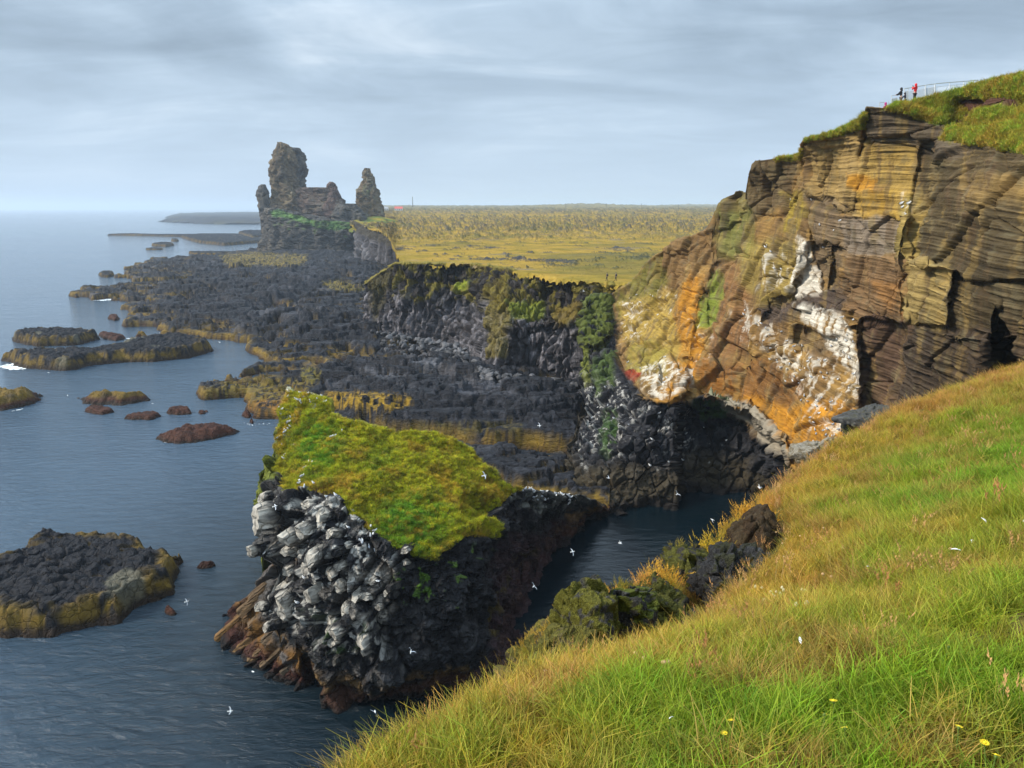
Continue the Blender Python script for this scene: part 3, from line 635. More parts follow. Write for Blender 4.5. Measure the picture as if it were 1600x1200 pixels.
# turf strip that laps over the cliff edge is the start of the plain itself
# far wall
rel = Relief(556, 632, 110, 60, [(556, 344), (575, 351), (596, 361), (612, 372), (632, 380)], [(556, 406), (590, 411), (612, 414), (632, 416)],
             [(556, 344, 640), (596, 361, 545), (632, 380, 480), (556, 406, 571), (590, 410, 545), (612, 414, 520), (632, 416, 500), (590, 385, 550)], 60)
rel.warp(3, 12, 2); V = rel.world(); n3 = fbm(V / np.array([4, 4, 18.0]), 4); F1, F2, rid = worley(V * np.array([0.15, 0.15, 0.05]))
disp = (n3 * 5 + (rid - 0.5) * 5) * ss(1, 0.94, rel.v)
C = lerp(np.broadcast_to(np.array([0.06, 0.055, 0.058]), V.shape), np.array([0.16, 0.15, 0.155]), ss(0, 0.3, n3)); C = lerp(C, np.array([0.06, 0.05, 0.035]), ss(0.62, 0.75, rel.v + n3 * 0.2)); C = lerp(C, np.array([0.22, 0.18, 0.03]), ss(0.93, 0.98, rel.v))
build_relief(rel, 'far_sea_cliff', M_COLUMN, C, disp, (6, 25), (-0.3, 1.5), label='farther stretch of columnar cliff beside the castle rock', kind='structure')

# ------------------------------------------------------------------ castle rock and spire (far)
def loft(rows, t0, seg=64, nz=80, depth=0.6, seed=0, dt=0.0):
    """rows: (py, pxL, pxR) from the top down, at distance t0; an oval column of rock with a full round body"""
    rows = np.array(sorted(rows), float)
    py = np.linspace(rows[0, 0], rows[-1, 0], nz); xl = np.interp(py, rows[:, 0], rows[:, 1]); xr = np.interp(py, rows[:, 0], rows[:, 2])
    A = P(xl, py, t0 + dt); B = P(xr, py, t0 + dt); c = (A + B) / 2; hw = (B[:, 0] - A[:, 0]) / 2
    th = np.linspace(0, 2 * np.pi, seg + 1)[:-1]
    ce, se = np.cos(th), np.sin(th); ce = np.sign(ce) * np.abs(ce) ** 0.8; se = np.sign(se) * np.abs(se) ** 0.8
    V = np.zeros((nz, seg, 3)); V[..., 0] = c[:, None, 0] + hw[:, None] * ce; 
    hd = depth * np.minimum(hw, hw * 0 + hw.max() * 0.8) + 2
    V[..., 1] = c[:, None, 1] + hd[:, None] * se; V[..., 2] = c[:, None, 2]
    out_ = np.stack([np.cos(th)[None] + 0 * V[..., 0], np.sin(th)[None] + 0 * V[..., 0], np.full(V.shape[:2], 0.15)], -1)
    return V, out_
def loft_faces(nz, seg):
    i = np.arange(nz * seg).reshape(nz, seg); j = np.roll(i, -1, 1)
    return np.stack([i[:-1], i[1:], j[1:], j[:-1]], -1).reshape(-1, 4)
def far_rock(name, parent, rows, t0, colors, depth=0.6, seed=0, nz=90, seg=72, amp=1.0, grass=None):
    V, o_ = loft(rows, t0, seg, nz, depth)
    q = V + seed * 13.1
    F1, F2, rid = worley(q * np.array([0.14, 0.14, 0.09])); G1, G2, r2 = worley(q * np.array([0.33, 0.33, 0.22]))
    n = fbm(q / np.array([9, 9, 14.0]), 4, 0.6)
    d = n * 4.5 + (rid - 0.5) * 4.0 + (r2 - 0.5) * 2.0 - ss(0.12, 0, F2 - F1) * 1.5 + fbm(q / 3, 3) * 1.2
    edge_ = np.ones(nz); edge_[:3] = (0.5, 0.8, 1)
    V = V + o_ * ((d * 1.35 + fbm(q / 2.5, 3) * 3.0) * amp * edge_[:, None])[..., None]
    V = np.concatenate([np.repeat(V[:1].mean(1, keepdims=True), V.shape[1], 1), V], 0); nz += 1; n = np.concatenate([n[:1], n], 0); q = np.concatenate([q[:1], q], 0)
    a, b_, c = [np.array(k) for k in colors]
    C = lerp(np.broadcast_to(a, V.shape), b_, ss(-0.1, 0.3, n)); C = lerp(C, c, ss(0.05, 0.3, fbm(q / 7 + 3, 4)))
    if grass is not None:
        yy = V[..., 2] - H; fwd = V[..., 1] * CP - yy * SP; upc = V[..., 1] * SP + yy * CP
        vx = 800 + FPX * V[..., 0] / fwd; vy = 600 - FPX * upc / fwd
        for poly, gc, lo in grass:
            mm = ss(-1.5, 1.5, sdist(vx + 3 * fbm(q / 9, 3), vy + 3 * fbm(q / 9 + 4, 3), poly, pad=6)) * (se_front(V, t0)) * ss(lo, lo + 0.2, fbm(q / 5 + 7, 3))
            C = lerp(C, np.array(gc), mm)
    org = np.array(parent.location)
    top_c = V[0].mean(0)[None]; VV = np.concatenate([V.reshape(-1, 3), top_c, top_c * 1.0], 0) - org
    F = loft_faces(nz, seg)
    cap = np.array([[len(V.reshape(-1, 3)), k, (k + 1) % seg, (k + 1) % seg] for k in range(seg)])
    CC = np.concatenate([C.reshape(-1, 3), C.reshape(-1, 3)[:2]], 0)
    me = mesh_np(name, VV, F, M_FAR, CC)
    return link(name, me, parent), V
def se_front(V, t0): return ss(20, 5, V[..., 1] - t0)
base = P(485, 392, 700); base[2] = 0
castle = thing('castle_rock', 'huge jagged double towered rock with a green grass ledge, far down the coast', 'sea stack', tuple(base))
cb = [(0.13, 0.095, 0.055), (0.085, 0.068, 0.05), (0.19, 0.15, 0.09)]
cd = [(0.075, 0.07, 0.065), (0.12, 0.105, 0.085), (0.05, 0.047, 0.045)]
far_rock('tower', castle, [(222, 434, 440), (226, 433, 450), (232, 432, 455), (240, 430, 458), (257, 425, 460), (267, 423, 461), (285, 424, 462), (297, 424, 468), (315, 420, 480), (340, 415, 490), (360, 412, 500)], 702, cb, 0.75, 1, amp=0.7)
far_rock('tower', castle, [(231, 457, 466), (236, 455, 471), (245, 452, 476), (262, 450, 481), (272, 450, 481), (285, 452, 475), (295, 450, 474), (330, 450, 490), (360, 445, 500)], 712, cd, 0.7, 2, amp=0.6)
far_rock('pinnacle', castle, [(288, 409, 415), (293, 405, 418), (305, 403, 421), (320, 405, 424), (340, 408, 432), (360, 409, 440), (392, 408, 440)], 690, cd, 0.9, 3, nz=60, amp=0.4)
far_rock('pinnacle', castle, [(284, 515, 520), (288, 514, 525), (296, 512, 527), (305, 508, 530), (320, 500, 536), (345, 490, 540)], 700, [(0.12, 0.075, 0.06), (0.09, 0.06, 0.05), (0.14, 0.1, 0.08)], 0.9, 4, nz=50, amp=0.3)
far_rock('rock_wall', castle, [(293, 466, 514), (296, 462, 522), (305, 458, 530), (318, 450, 540), (335, 446, 556), (360, 446, 562)], 700, [(0.11, 0.078, 0.062), (0.08, 0.06, 0.05), (0.14, 0.11, 0.08)], 0.35, 5, amp=0.45)
far_rock('rock_wall', castle, [(318, 530, 556), (324, 525, 564), (335, 520, 571), (350, 515, 574), (392, 505, 580)], 694, cd, 0.6, 6, amp=0.45)
far_rock('rock_base', castle, [(325, 414, 438), (333, 412, 470), (342, 411, 520), (348, 410, 556), (356, 409, 566), (370, 409, 568), (385, 407, 570), (397, 404, 574)], 686, cd, 0.42, 7, seg=200, amp=0.55, nz=110,
         grass=[([(422, 330), (436, 325), (452, 332), (470, 338), (500, 346), (525, 344), (552, 347), (566, 352), (555, 358), (520, 360), (498, 356), (475, 350), (455, 342), (425, 338)], (0.09, 0.165, 0.045), -0.9), ([(425, 340), (560, 350), (565, 372), (500, 370), (430, 360)], (0.09, 0.12, 0.05), 0.1)])
# grassy ledge that runs round the foot of the towers
base = P(578, 345, 760); base[2] = 26
spire = thing('rock_spire', 'tapering single rock spire with moss streaks right of the castle rock', 'sea stack', tuple(base))
far_rock('spire_body', spire, [(263, 572, 577), (268, 569, 582), (277, 566, 585), (292, 561, 588), (300, 558, 591), (320, 556, 596), (332, 556, 600), (348, 556, 604)], 745, cb[:1] + [(0.10, 0.085, 0.06), (0.15, 0.14, 0.09)], 0.8, 8, amp=0.5,
         grass=[([(566, 278), (580, 275), (586, 300), (578, 310), (566, 300)], (0.12, 0.15, 0.06), -0.1)])
# mound under the spire
mb_px = [(556, 352), (570, 343), (590, 337), (604, 338), (620, 343), (632, 349)]
X, Y = np.meshgrid(np.linspace(-170, -85, 90), np.linspace(600, 790, 120)); q = np.stack([X, Y, X * 0], -1)
Z = plain_z(X, Y) - 1 + 6 * np.exp(-(((X + 128) / 20) ** 2 + ((Y - 735) / 40) ** 2)) + fbm(q / 12, 4) * 1.4
C = lerp(np.broadcast_to(np.array([0.10, 0.13, 0.03]), Z.shape + (3,)), np.array([0.25, 0.2, 0.03]), ss(-0.1, 0.2, fbm(q / 15 + 3, 3)))
Z = np.where(ss(1, 0.7, np.sqrt(((X + 118) / 24) ** 2 + ((Y - 705) / 85) ** 2)) > 0, Z - 4 * ss(0.7, 1.0, np.sqrt(((X + 118) / 24) ** 2 + ((Y - 705) / 85) ** 2)), -50)
Vc, Fc, Cc = compact(np.stack([X, Y, Z], -1).reshape(-1, 3), grid_faces(120, 90, (Z[:-1, :-1] > 0) & (Z[1:, 1:] > 0) & (Z[1:, :-1] > 0) & (Z[:-1, 1:] > 0)), C.reshape(-1, 3))
tag(link('grass_mound', mesh_np('grass_mound', Vc, Fc, M_PLAIN, Cc)), 'green grass mound at the foot of the spire', kind='structure')
# ------------------------------------------------------------------ golden headland cliff
top = [(898, 476), (908, 464), (922, 458), (940, 459), (952, 462), (962, 452), (985, 440), (1000, 424), (1022, 398), (1046, 384), (1058, 374), (1080, 368), (1106, 357), (1118, 335), (1128, 312), (1150, 301), (1170, 301), (1171, 287), (1175, 262), (1182, 249), (1248, 243), (1252, 240), (1254, 219), (1280, 212), (1310, 204), (1338, 190), (1347, 188), (1348.5, 176), (1354, 167), (1384, 169), (1400, 164), (1423, 160), (1454, 153), (1488, 145), (1505, 140), (1530, 133), (1560, 126), (1600, 119), (1660, 108), (1760, 92)]
bot = [(898, 812), (936, 820), (967, 808), (1024, 800), (1061, 806), (1100, 820), (1240, 840), (1400, 830), (1760, 830)]
ctrl = [(960, 455, 158), (1040, 390, 142), (1110, 355, 132), (1150, 303, 124), (1180, 250, 112), (1250, 242, 104), (1256, 220, 97), (1310, 205, 90), (1350, 172, 80), (1450, 155, 76), (1530, 135, 72), (1600, 119, 66), (1760, 92, 56),
        (980, 520, 140), (1060, 500, 128), (1130, 450, 120), (1200, 400, 110), (1280, 350, 97), (1350, 300, 84), (1430, 300, 76), (1500, 300, 68), (1600, 300, 58), (1760, 300, 48), (1600, 210, 62), (1500, 200, 73),
        (985, 590, 124), (1050, 600, 115), (1120, 590, 112), (1150, 560, 112), (1250, 560, 98), (1330, 580, 87), (1390, 620, 80), (1480, 560, 66), (1600, 560, 56), (1760, 600, 46),
        (905, 470, 152), (908, 560, 138), (908, 650, 124), (902, 720, 113), (1000, 640, 112), (1000, 720, 107), (1100, 650, 112), (1130, 700, 107), (1190, 700, 103), (1230, 780, 98), (1235, 722, 93), (1300, 690, 84), (1265, 640, 91),
        zc(905, 800, 0), zc(936, 806, 0), zc(1024, 790, 0), zc(1092, 806, 0), (1200, 830, 100), (1300, 800, 86), (1450, 760, 70), (1600, 700, 60), (1760, 820, 48)]
rel = Relief(898, 1720, 820, 600, top, bot, ctrl, 100.0, left=[(455, 12), (480, 14), (520, 10), (560, 14), (600, 8), (625, 16), (660, 22), (690, 10), (720, -14), (750, -8), (775, 4), (820, 0)], lw=70)
rel.warp(7, 40, 3)
ST = rel.step
ST([(1171, 240), (1250, 235), (1244, 300), (1236, 340), (1180, 345), (1160, 300)], 1.2, 3)
ST([(1254, 215), (1350, 180), (1345, 250), (1335, 330), (1262, 300)], -1.4, 2.5)
ST([(1262, 300), (1335, 330), (1310, 440), (1285, 450), (1265, 380)], 1.2, 3)
ST([(1318, 330), (1425, 330), (1412, 430), (1418, 505), (1320, 510)], -1.3, 3)
ST([(1345, 150), (1470, 185), (1478, 215), (1352, 212)], -1.0, 2)
ST([(1440, 225), (1475, 215), (1435, 420), (1410, 520), (1405, 400)], 0.8, 3)
ST([(1475, 213), (1800, 195), (1800, 440), (1560, 440), (1430, 410), (1440, 330)], -1.5, 2)
ST([(1416, 400), (1490, 420), (1478, 515), (1412, 505)], -1.6, 3)
ST([(1478, 425), (1565, 470), (1556, 530), (1475, 520)], -0.6, 2)
ST([(1556, 478), (1576, 520), (1552, 530), (1550, 505)], 3.0, 2)
ST([(1545, 525), (1590, 530), (1590, 640), (1545, 620)], 3.5, 5)
ST([(1420, 510), (1548, 530), (1545, 680), (1370, 680), (1400, 590)], -2.2, 2.5)
ST([(1345, 500), (1412, 508), (1400, 590), (1360, 680), (1345, 640)], 2.2, 5)
ST([(1262, 380), (1290, 380), (1320, 440), (1318, 500), (1255, 470), (1190, 500), (1200, 470), (1235, 462)], 2.5, 4)
ST([(1225, 470), (1290, 480), (1345, 520), (1345, 610), (1300, 590), (1240, 560), (1170, 520)], -1.2, 5)
ST([(1240, 515), (1310, 530), (1320, 560), (1240, 540)], 2.0, 4)
ST([(1150, 560), (1345, 600), (1350, 700), (1240, 760), (1235, 700), (1190, 640)], -1.2, 6)
ST([(985, 575), (1075, 570), (1080, 610), (1045, 635), (1000, 622)], -1.5, 5)
ST([(1060, 632), (1110, 622), (1170, 650), (1215, 690), (1236, 728), (1240, 830), (1060, 830)], 6.5, 4)
ST([(1100, 610), (1180, 630), (1230, 690), (1236, 728), (1200, 700), (1160, 660), (1105, 632)], -3.5, 2.5)
ST([(910, 462), (950, 460), (954, 520), (930, 545), (912, 540)], -3.0, 4)
ST([(1066, 410), (1110, 350), (1130, 320), (1120, 400), (1090, 480), (1078, 560), (1062, 560)], -1.0, 4)
ST([(1118, 300), (1160, 300), (1150, 420), (1125, 520), (1105, 520)], 1.0, 4)
ST([(1300, 380), (1312, 380), (1308, 450), (1296, 450)], 1.8, 2)
ST([(1490, 148), (1640, 150), (1560, 172), (1500, 205), (1470, 200)], 1.2, 3)
V = rel.world(); q = V
w0 = (rel.wx.copy(), rel.wy.copy())
contact = [(880, 560), (930, 575), (960, 582), (985, 592), (1005, 620), (1045, 636), (1075, 625), (1100, 612), (1112, 632), (1150, 652), (1185, 680), (1220, 715), (1238, 732), (1300, 800), (1300, 900), (880, 900)]
BAS = np.maximum(rel.mask(contact, 3), rel.mask([(880, 440), (956, 455), (960, 500), (965, 560), (985, 595), (880, 600)], 4)); TUF = 1 - BAS
# bedding planes of the tuff: thin ledges that dip gently
bz = V[..., 2] + 0.16 * V[..., 0] * 0.9 - 0.05 * V[..., 1] + fbm(q / 40, 2) * 1.8
lay = fbm(np.stack([bz * 2.3, V[..., 0] * 0.035, V[..., 1] * 0.035], -1), 4, 0.65)
lay2 = fbm(np.stack([bz * 5.0, V[..., 0] * 0.10, V[..., 1] * 0.10 + 5], -1), 3, 0.6)
blk1, blk2, rid = worley(np.stack([(V[..., 0] + V[..., 1]) / 9, bz / 6, V[..., 1] / 14], -1))
n1 = fbm(q / 7, 4); n2_ = fbm(q / 1.8, 4, 0.6)
LAM = 0.35 + 0.65 * ss(1160, 1330, rel.px)
vb1, vb2, vid = worley(np.stack([q[..., 0] / 3.2, q[..., 1] / 4.5, q[..., 2] / 13], -1)); sb1, sb2, sid = worley(np.stack([q[..., 0] / 1.3, q[..., 1] / 1.6, q[..., 2] / 2.2], -1))
disp = TUF * (LAM * (lay * 0.42 + lay2 * 0.13) + (rid - 0.5) * 1.0 - 0.4 * ss(0.05, 0, blk2 - blk1) + n1 * 1.1 + (1 - LAM) * ((vid - 0.5) * 2.2 - 0.8 * ss(0.08, 0, vb2 - vb1) + (sid - 0.5) * 0.45) + n2_ * 0.25)
F1, F2, r2 = worley(q * np.array([0.6, 0.6, 0.35])); F3, F4, r3 = worley(q * np.array([1.5, 1.5, 1.0]))
disp += BAS * (n1 * 2.2 + (r2 - 0.5) * 1.5 + (r3 - 0.5) * 0.5 - 0.7 * ss(0.12, 0, F2 - F1) + n2_ * 0.6)
grs = [([(1384, 172), (1400, 160), (1600, 112), (1770, 80), (1770, 140), (1600, 158), (1560, 150), (1500, 150), (1488, 160), (1514, 175), (1500, 188), (1478, 196), (1448, 187), (1420, 180)], (0.22, 0.21, 0.025), 1.0),
       ([(1516, 196), (1545, 180), (1600, 168), (1770, 150), (1770, 250), (1620, 226), (1590, 218), (1545, 212), (1520, 208)], (0.25, 0.32, 0.02), 1.0),
       ([(1480, 205), (1620, 222), (1640, 250), (1560, 232), (1480, 222)], (0.17, 0.15, 0.03), 0.8),
       ([(1205, 235), (1255, 235), (1254, 250), (1215, 252)], (0.13, 0.14, 0.02), 1.0), ([(1255, 210), (1350, 180), (1348, 200), (1318, 210), (1300, 212), (1262, 222)], (0.17, 0.18, 0.02), 1.0)]
GM = np.zeros_like(disp)
for poly, c, op in grs: GM = np.maximum(GM, rel.mask(poly, 3) * op)
disp = disp * (1 - 0.8 * GM) + GM * (fbm(q / 2.2, 4) * 0.9 + 0.3)
env = ss(1.0, 0.985, rel.v); disp = disp * (0.35 + 0.65 * env)
A_ = lambda *c: np.array(c)
rel.wx = w0[0] + 16 * fbm(np.stack([rel.px / 22, rel.py / 45, rel.px * 0], -1), 4, 0.6); rel.wy = w0[1] + 12 * fbm(np.stack([rel.px / 30, rel.py / 16, rel.px * 0 + 7], -1), 4, 0.6)
C = lerp(np.broadcast_to(A_(0.24, 0.145, 0.05), V.shape), A_(0.17, 0.10, 0.04), ss(-0.2, 0.25, n1))
def pt(poly, c, op=1.0, soft=6, th=None, nn=None):
    global C
    mk = rel.mask(poly, soft)
    if th is not None: mk = mk * ss(th, th + 0.12, n2_ if nn is None else nn)
    C = paint(C, mk, c, op)
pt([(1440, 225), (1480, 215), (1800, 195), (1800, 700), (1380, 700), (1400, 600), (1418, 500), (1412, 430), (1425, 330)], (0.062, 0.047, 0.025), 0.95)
pt([(1480, 240), (1800, 200), (1800, 330), (1520, 330)], (0.095, 0.068, 0.034), 0.6, 20)
pt([(1500, 280), (1620, 270), (1620, 310), (1520, 320)], (0.22, 0.14, 0.05), 0.6, 12)
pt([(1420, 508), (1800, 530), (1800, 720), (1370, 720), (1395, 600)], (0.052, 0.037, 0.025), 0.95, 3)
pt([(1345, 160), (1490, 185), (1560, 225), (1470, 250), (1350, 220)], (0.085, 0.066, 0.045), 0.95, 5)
pt([(1254, 215), (1350, 205), (1380, 270), (1345, 340), (1262, 305)], (0.27, 0.185, 0.075), 0.9)
pt([(1350, 220), (1440, 230), (1430, 300), (1410, 420), (1370, 420), (1390, 290), (1350, 280)], (0.30, 0.20, 0.06), 0.85)
pt([(1330, 275), (1375, 278), (1372, 300), (1335, 300)], (0.42, 0.20, 0.03), 0.8, 5)
pt([(1345, 300), (1400, 300), (1395, 345), (1345, 340)], (0.36, 0.22, 0.04), 0.6, 8)
pt([(1318, 340), (1420, 335), (1412, 400), (1320, 400)], (0.19, 0.16, 0.13), 0.8, 6)
pt([(1400, 320), (1440, 300), (1430, 420), (1400, 400)], (0.26, 0.19, 0.06), 0.9, 5)
pt([(1320, 400), (1415, 400), (1414, 430), (1418, 495), (1340, 500), (1310, 470)], (0.14, 0.085, 0.045), 0.9, 6)
pt([(1350, 440), (1414, 440), (1414, 490), (1380, 480)], (0.26, 0.13, 0.045), 0.7, 8)
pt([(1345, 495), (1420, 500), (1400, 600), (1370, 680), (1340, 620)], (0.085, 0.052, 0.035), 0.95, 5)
pt([(1416, 400), (1488, 415), (1478, 515), (1413, 506)], (0.25, 0.18, 0.07), 0.95, 3)
pt([(1171, 245), (1250, 240), (1240, 320), (1170, 345), (1150, 300)], (0.115, 0.085, 0.045), 0.9, 4)
pt([(1232, 300), (1262, 300), (1262, 340), (1240, 370), (1220, 360)], (0.26, 0.19, 0.04), 0.9, 5)
pt([(1262, 300), (1320, 320), (1318, 400), (1300, 450), (1270, 420)], (0.13, 0.095, 0.06), 0.85, 5)
pt([(1130, 300), (1175, 300), (1170, 360), (1140, 430), (1110, 440), (1115, 360)], (0.15, 0.125, 0.045), 0.9, 7)
pt([(1022, 398), (1060, 372), (1106, 357), (1130, 315), (1120, 380), (1080, 440), (1060, 500), (1040, 440), (1000, 440)], (0.16, 0.095, 0.04), 0.9, 5)
pt([(1160, 380), (1240, 370), (1250, 400), (1240, 470), (1190, 480), (1150, 440)], (0.25, 0.185, 0.055), 0.8, 10)
pt([(960, 455), (1025, 400), (1045, 440), (1030, 470), (990, 480), (965, 500)], (0.12, 0.11, 0.025), 0.85, 7)
pt([(970, 480), (1060, 450), (1062, 560), (1040, 580), (990, 580)], (0.29, 0.20, 0.05), 0.85, 8)
pt([(985, 535), (1045, 545), (1040, 580), (985, 585)], (0.19, 0.16, 0.035), 0.7, 8)
pt([(1062, 440), (1095, 430), (1100, 560), (1150, 600), (1235, 640), (1300, 620), (1345, 640), (1340, 700), (1250, 760), (1190, 640), (1100, 600), (1060, 600), (1060, 500)], (0.37, 0.17, 0.028), 0.95, 8)
pt([(1080, 560), (1200, 560), (1260, 600), (1230, 640), (1180, 620), (1100, 612)], (0.17, 0.075, 0.025), 0.75, 8)
pt([(1110, 400), (1150, 400), (1180, 540), (1110, 560)], (0.20, 0.10, 0.045), 0.7, 9)
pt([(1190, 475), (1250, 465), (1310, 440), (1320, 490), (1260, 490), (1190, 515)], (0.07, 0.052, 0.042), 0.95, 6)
pt([(1240, 512), (1330, 530), (1330, 560), (1240, 545)], (0.12, 0.085, 0.05), 0.8, 5)
pt([(1108, 430), (1134, 425), (1122, 480), (1110, 520), (1090, 520), (1098, 470)], (0.15, 0.19, 0.03), 0.85, 4)
pt([(1120, 330), (1175, 330), (1170, 400), (1130, 400)], (0.13, 0.14, 0.035), 0.6, 10)
pt([(1040, 600), (1075, 600), (1060, 635), (1020, 625)], (0.42, 0.20, 0.04), 0.7, 8)
pt([(978, 574), (1002, 578), (996, 594), (982, 592)], (0.22, 0.03, 0.02), 0.9, 3)
# run-off stains: long upright streaks of brown, ochre and grey
sk1 = fbm(np.stack([(q[..., 0] - q[..., 1] * .6) * 0.9, q[..., 1] * 0.25, q[..., 2] * 0.09], -1), 4, 0.6); sk2 = fbm(np.stack([(q[..., 0] - q[..., 1] * .6) * 0.6 + 9, q[..., 1] * 0.2, q[..., 2] * 0.07 + 3], -1), 4, 0.6)
C = lerp(C, A_(0.10, 0.065, 0.035), ss(0.05, 0.32, sk1) * 0.65); C = lerp(C, A_(0.30, 0.20, 0.07), ss(0.08, 0.35, sk2) * 0.4); C = lerp(C, A_(0.10, 0.085, 0.05), ss(0.12, 0.35, n2_ + 0.4 * sk2) * 0.45)
# strata tone: each bed of ash has its own colour
C = C * (1 + TUF[..., None] * np.clip((lay * 0.8 + lay2 * 0.9) * (0.4 + 0.6 * LAM) + n2_ * 0.35, -0.6, 0.6)[..., None])
gq = fbm(np.stack([q[..., 0] * 0.9, q[..., 1] * 0.9, q[..., 2] * 0.32], -1), 4, 0.6)
WH = (0.60, 0.55, 0.46); gq2 = fbm(q * 3.1, 3)
for poly, th, op in [([(1248, 372), (1262, 385), (1285, 455), (1250, 468), (1232, 455), (1236, 410)], -0.3, 0.95), ([(1195, 400), (1225, 395), (1220, 440), (1195, 450), (1183, 440)], -0.05, 0.85), ([(1245, 478), (1300, 485), (1335, 515), (1345, 540), (1342, 612), (1322, 580), (1290, 530), (1245, 500)], -0.2, 0.95),
                     ([(995, 568), (1040, 562), (1085, 575), (1082, 600), (1045, 622), (1000, 605)], -0.12, 0.85), ([(1155, 470), (1190, 500), (1240, 540), (1290, 560), (1343, 600), (1343, 625), (1280, 590), (1210, 560), (1160, 530), (1148, 500)], -0.05, 0.8),
                     ([(1215, 555), (1290, 575), (1330, 620), (1320, 690), (1290, 690), (1270, 640), (1225, 600)], 0.0, 0.65), ([(1260, 640), (1340, 640), (1320, 700), (1255, 740)], 0.1, 0.5), ([(975, 480), (1010, 470), (1000, 520), (968, 545)], 0.02, 0.8),
                     ([(1020, 455), (1060, 450), (1060, 490), (1010, 495)], 0.12, 0.6), ([(1080, 500), (1110, 490), (1115, 560), (1080, 570)], 0.15, 0.7), ([(1405, 300), (1428, 300), (1424, 335), (1408, 340)], 0.12, 0.8), ([(1225, 335), (1320, 350), (1310, 400), (1250, 380)], 0.3, 0.8), ([(1000, 460), (1160, 400), (1240, 480), (1100, 580)], 0.33, 0.7)]:
    C = paint(C, rel.mask(poly, 5) * ss(th - 0.02, th + 0.3, gq * 0.85 + 0.15 * gq2), WH, op)
pt([(1105, 612), (1130, 616), (1180, 632), (1215, 668), (1236, 728), (1200, 700), (1160, 662), (1112, 636)], (0.27, 0.235, 0.18), 0.95, 3)
lumC = C.mean(-1, keepdims=True); C = np.maximum(lumC + (C - lumC) * 1.08, 0.004) * 0.95
# basalt foot
CB = lerp(np.broadcast_to(A_(0.018, 0.018, 0.021), V.shape), A_(0.045, 0.044, 0.047), ss(0, 0.35, n2_))
CB = lerp(CB, A_(0.05, 0.038, 0.02), ss(5.5, 2.5, V[..., 2] + n1 * 4) * 0.8); CB = lerp(CB, A_(0.015, 0.012, 0.010), ss(1.6, 0.5, V[..., 2]))
C = lerp(C, CB, BAS)
for poly, th, op in [([(905, 590), (960, 585), (1000, 625), (990, 700), (960, 720), (930, 700), (912, 740), (900, 700)], 0.02, 0.8), ([(1025, 640), (1070, 650), (1090, 700), (1070, 720), (1030, 690)], 0.05, 0.8), ([(990, 660), (1040, 660), (1040, 740), (1000, 740)], 0.2, 0.5), ([(1095, 690), (1170, 690), (1180, 760), (1110, 750)], 0.25, 0.7), ([(905, 720), (950, 720), (945, 770), (905, 770)], 0.22, 0.6), ([(1000, 630), (1080, 640), (1080, 660), (1010, 650)], 0.1, 0.7)]:
    C = paint(C, rel.mask(poly, 8) * ss(th, th + 0.25, gq * 0.75 + 0.3 * gq2), (0.42, 0.40, 0.36), op)
for poly, c, op in [([(908, 460), (952, 458), (956, 500), (948, 535), (925, 552), (910, 540)], (0.085, 0.10, 0.018), 0.95), ([(905, 530), (925, 545), (925, 600), (905, 600)], (0.13, 0.14, 0.02), 0.8), ([(925, 570), (965, 545), (962, 590), (935, 625)], (0.06, 0.09, 0.02), 0.8), ([(942, 640), (960, 640), (965, 700), (940, 710)], (0.04, 0.08, 0.015), 0.8), ([(1080, 625), (1125, 620), (1130, 650), (1095, 655)], (0.06, 0.13, 0.02), 0.8)]:
    C = paint(C, rel.mask(poly, 5) * ss(-0.25, -0.05, n2_), c, op)
C = paint(C, rel.mask([(1490, 140), (1640, 148), (1620, 166), (1560, 178), (1518, 200), (1480, 205), (1500, 185), (1514, 172)], 3), (0.075, 0.035, 0.024), 0.95)
for poly, c, op in grs:
    g2 = fbm(q / 1.6 + 3, 3)
    C = paint(C, rel.mask(poly, 3), c, op); C = paint(C, rel.mask(poly, 3) * ss(0, 0.3, g2), (0.26, 0.17, 0.03), 0.5 * op)
C = paint(C, rel.mask([(1450, 178), (1500, 172), (1495, 195), (1470, 196)], 4), (0.12, 0.24, 0.06), 0.6)
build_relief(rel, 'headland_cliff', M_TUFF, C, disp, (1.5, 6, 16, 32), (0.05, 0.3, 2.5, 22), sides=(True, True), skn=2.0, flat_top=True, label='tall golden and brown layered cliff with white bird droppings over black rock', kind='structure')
CLIFF = rel

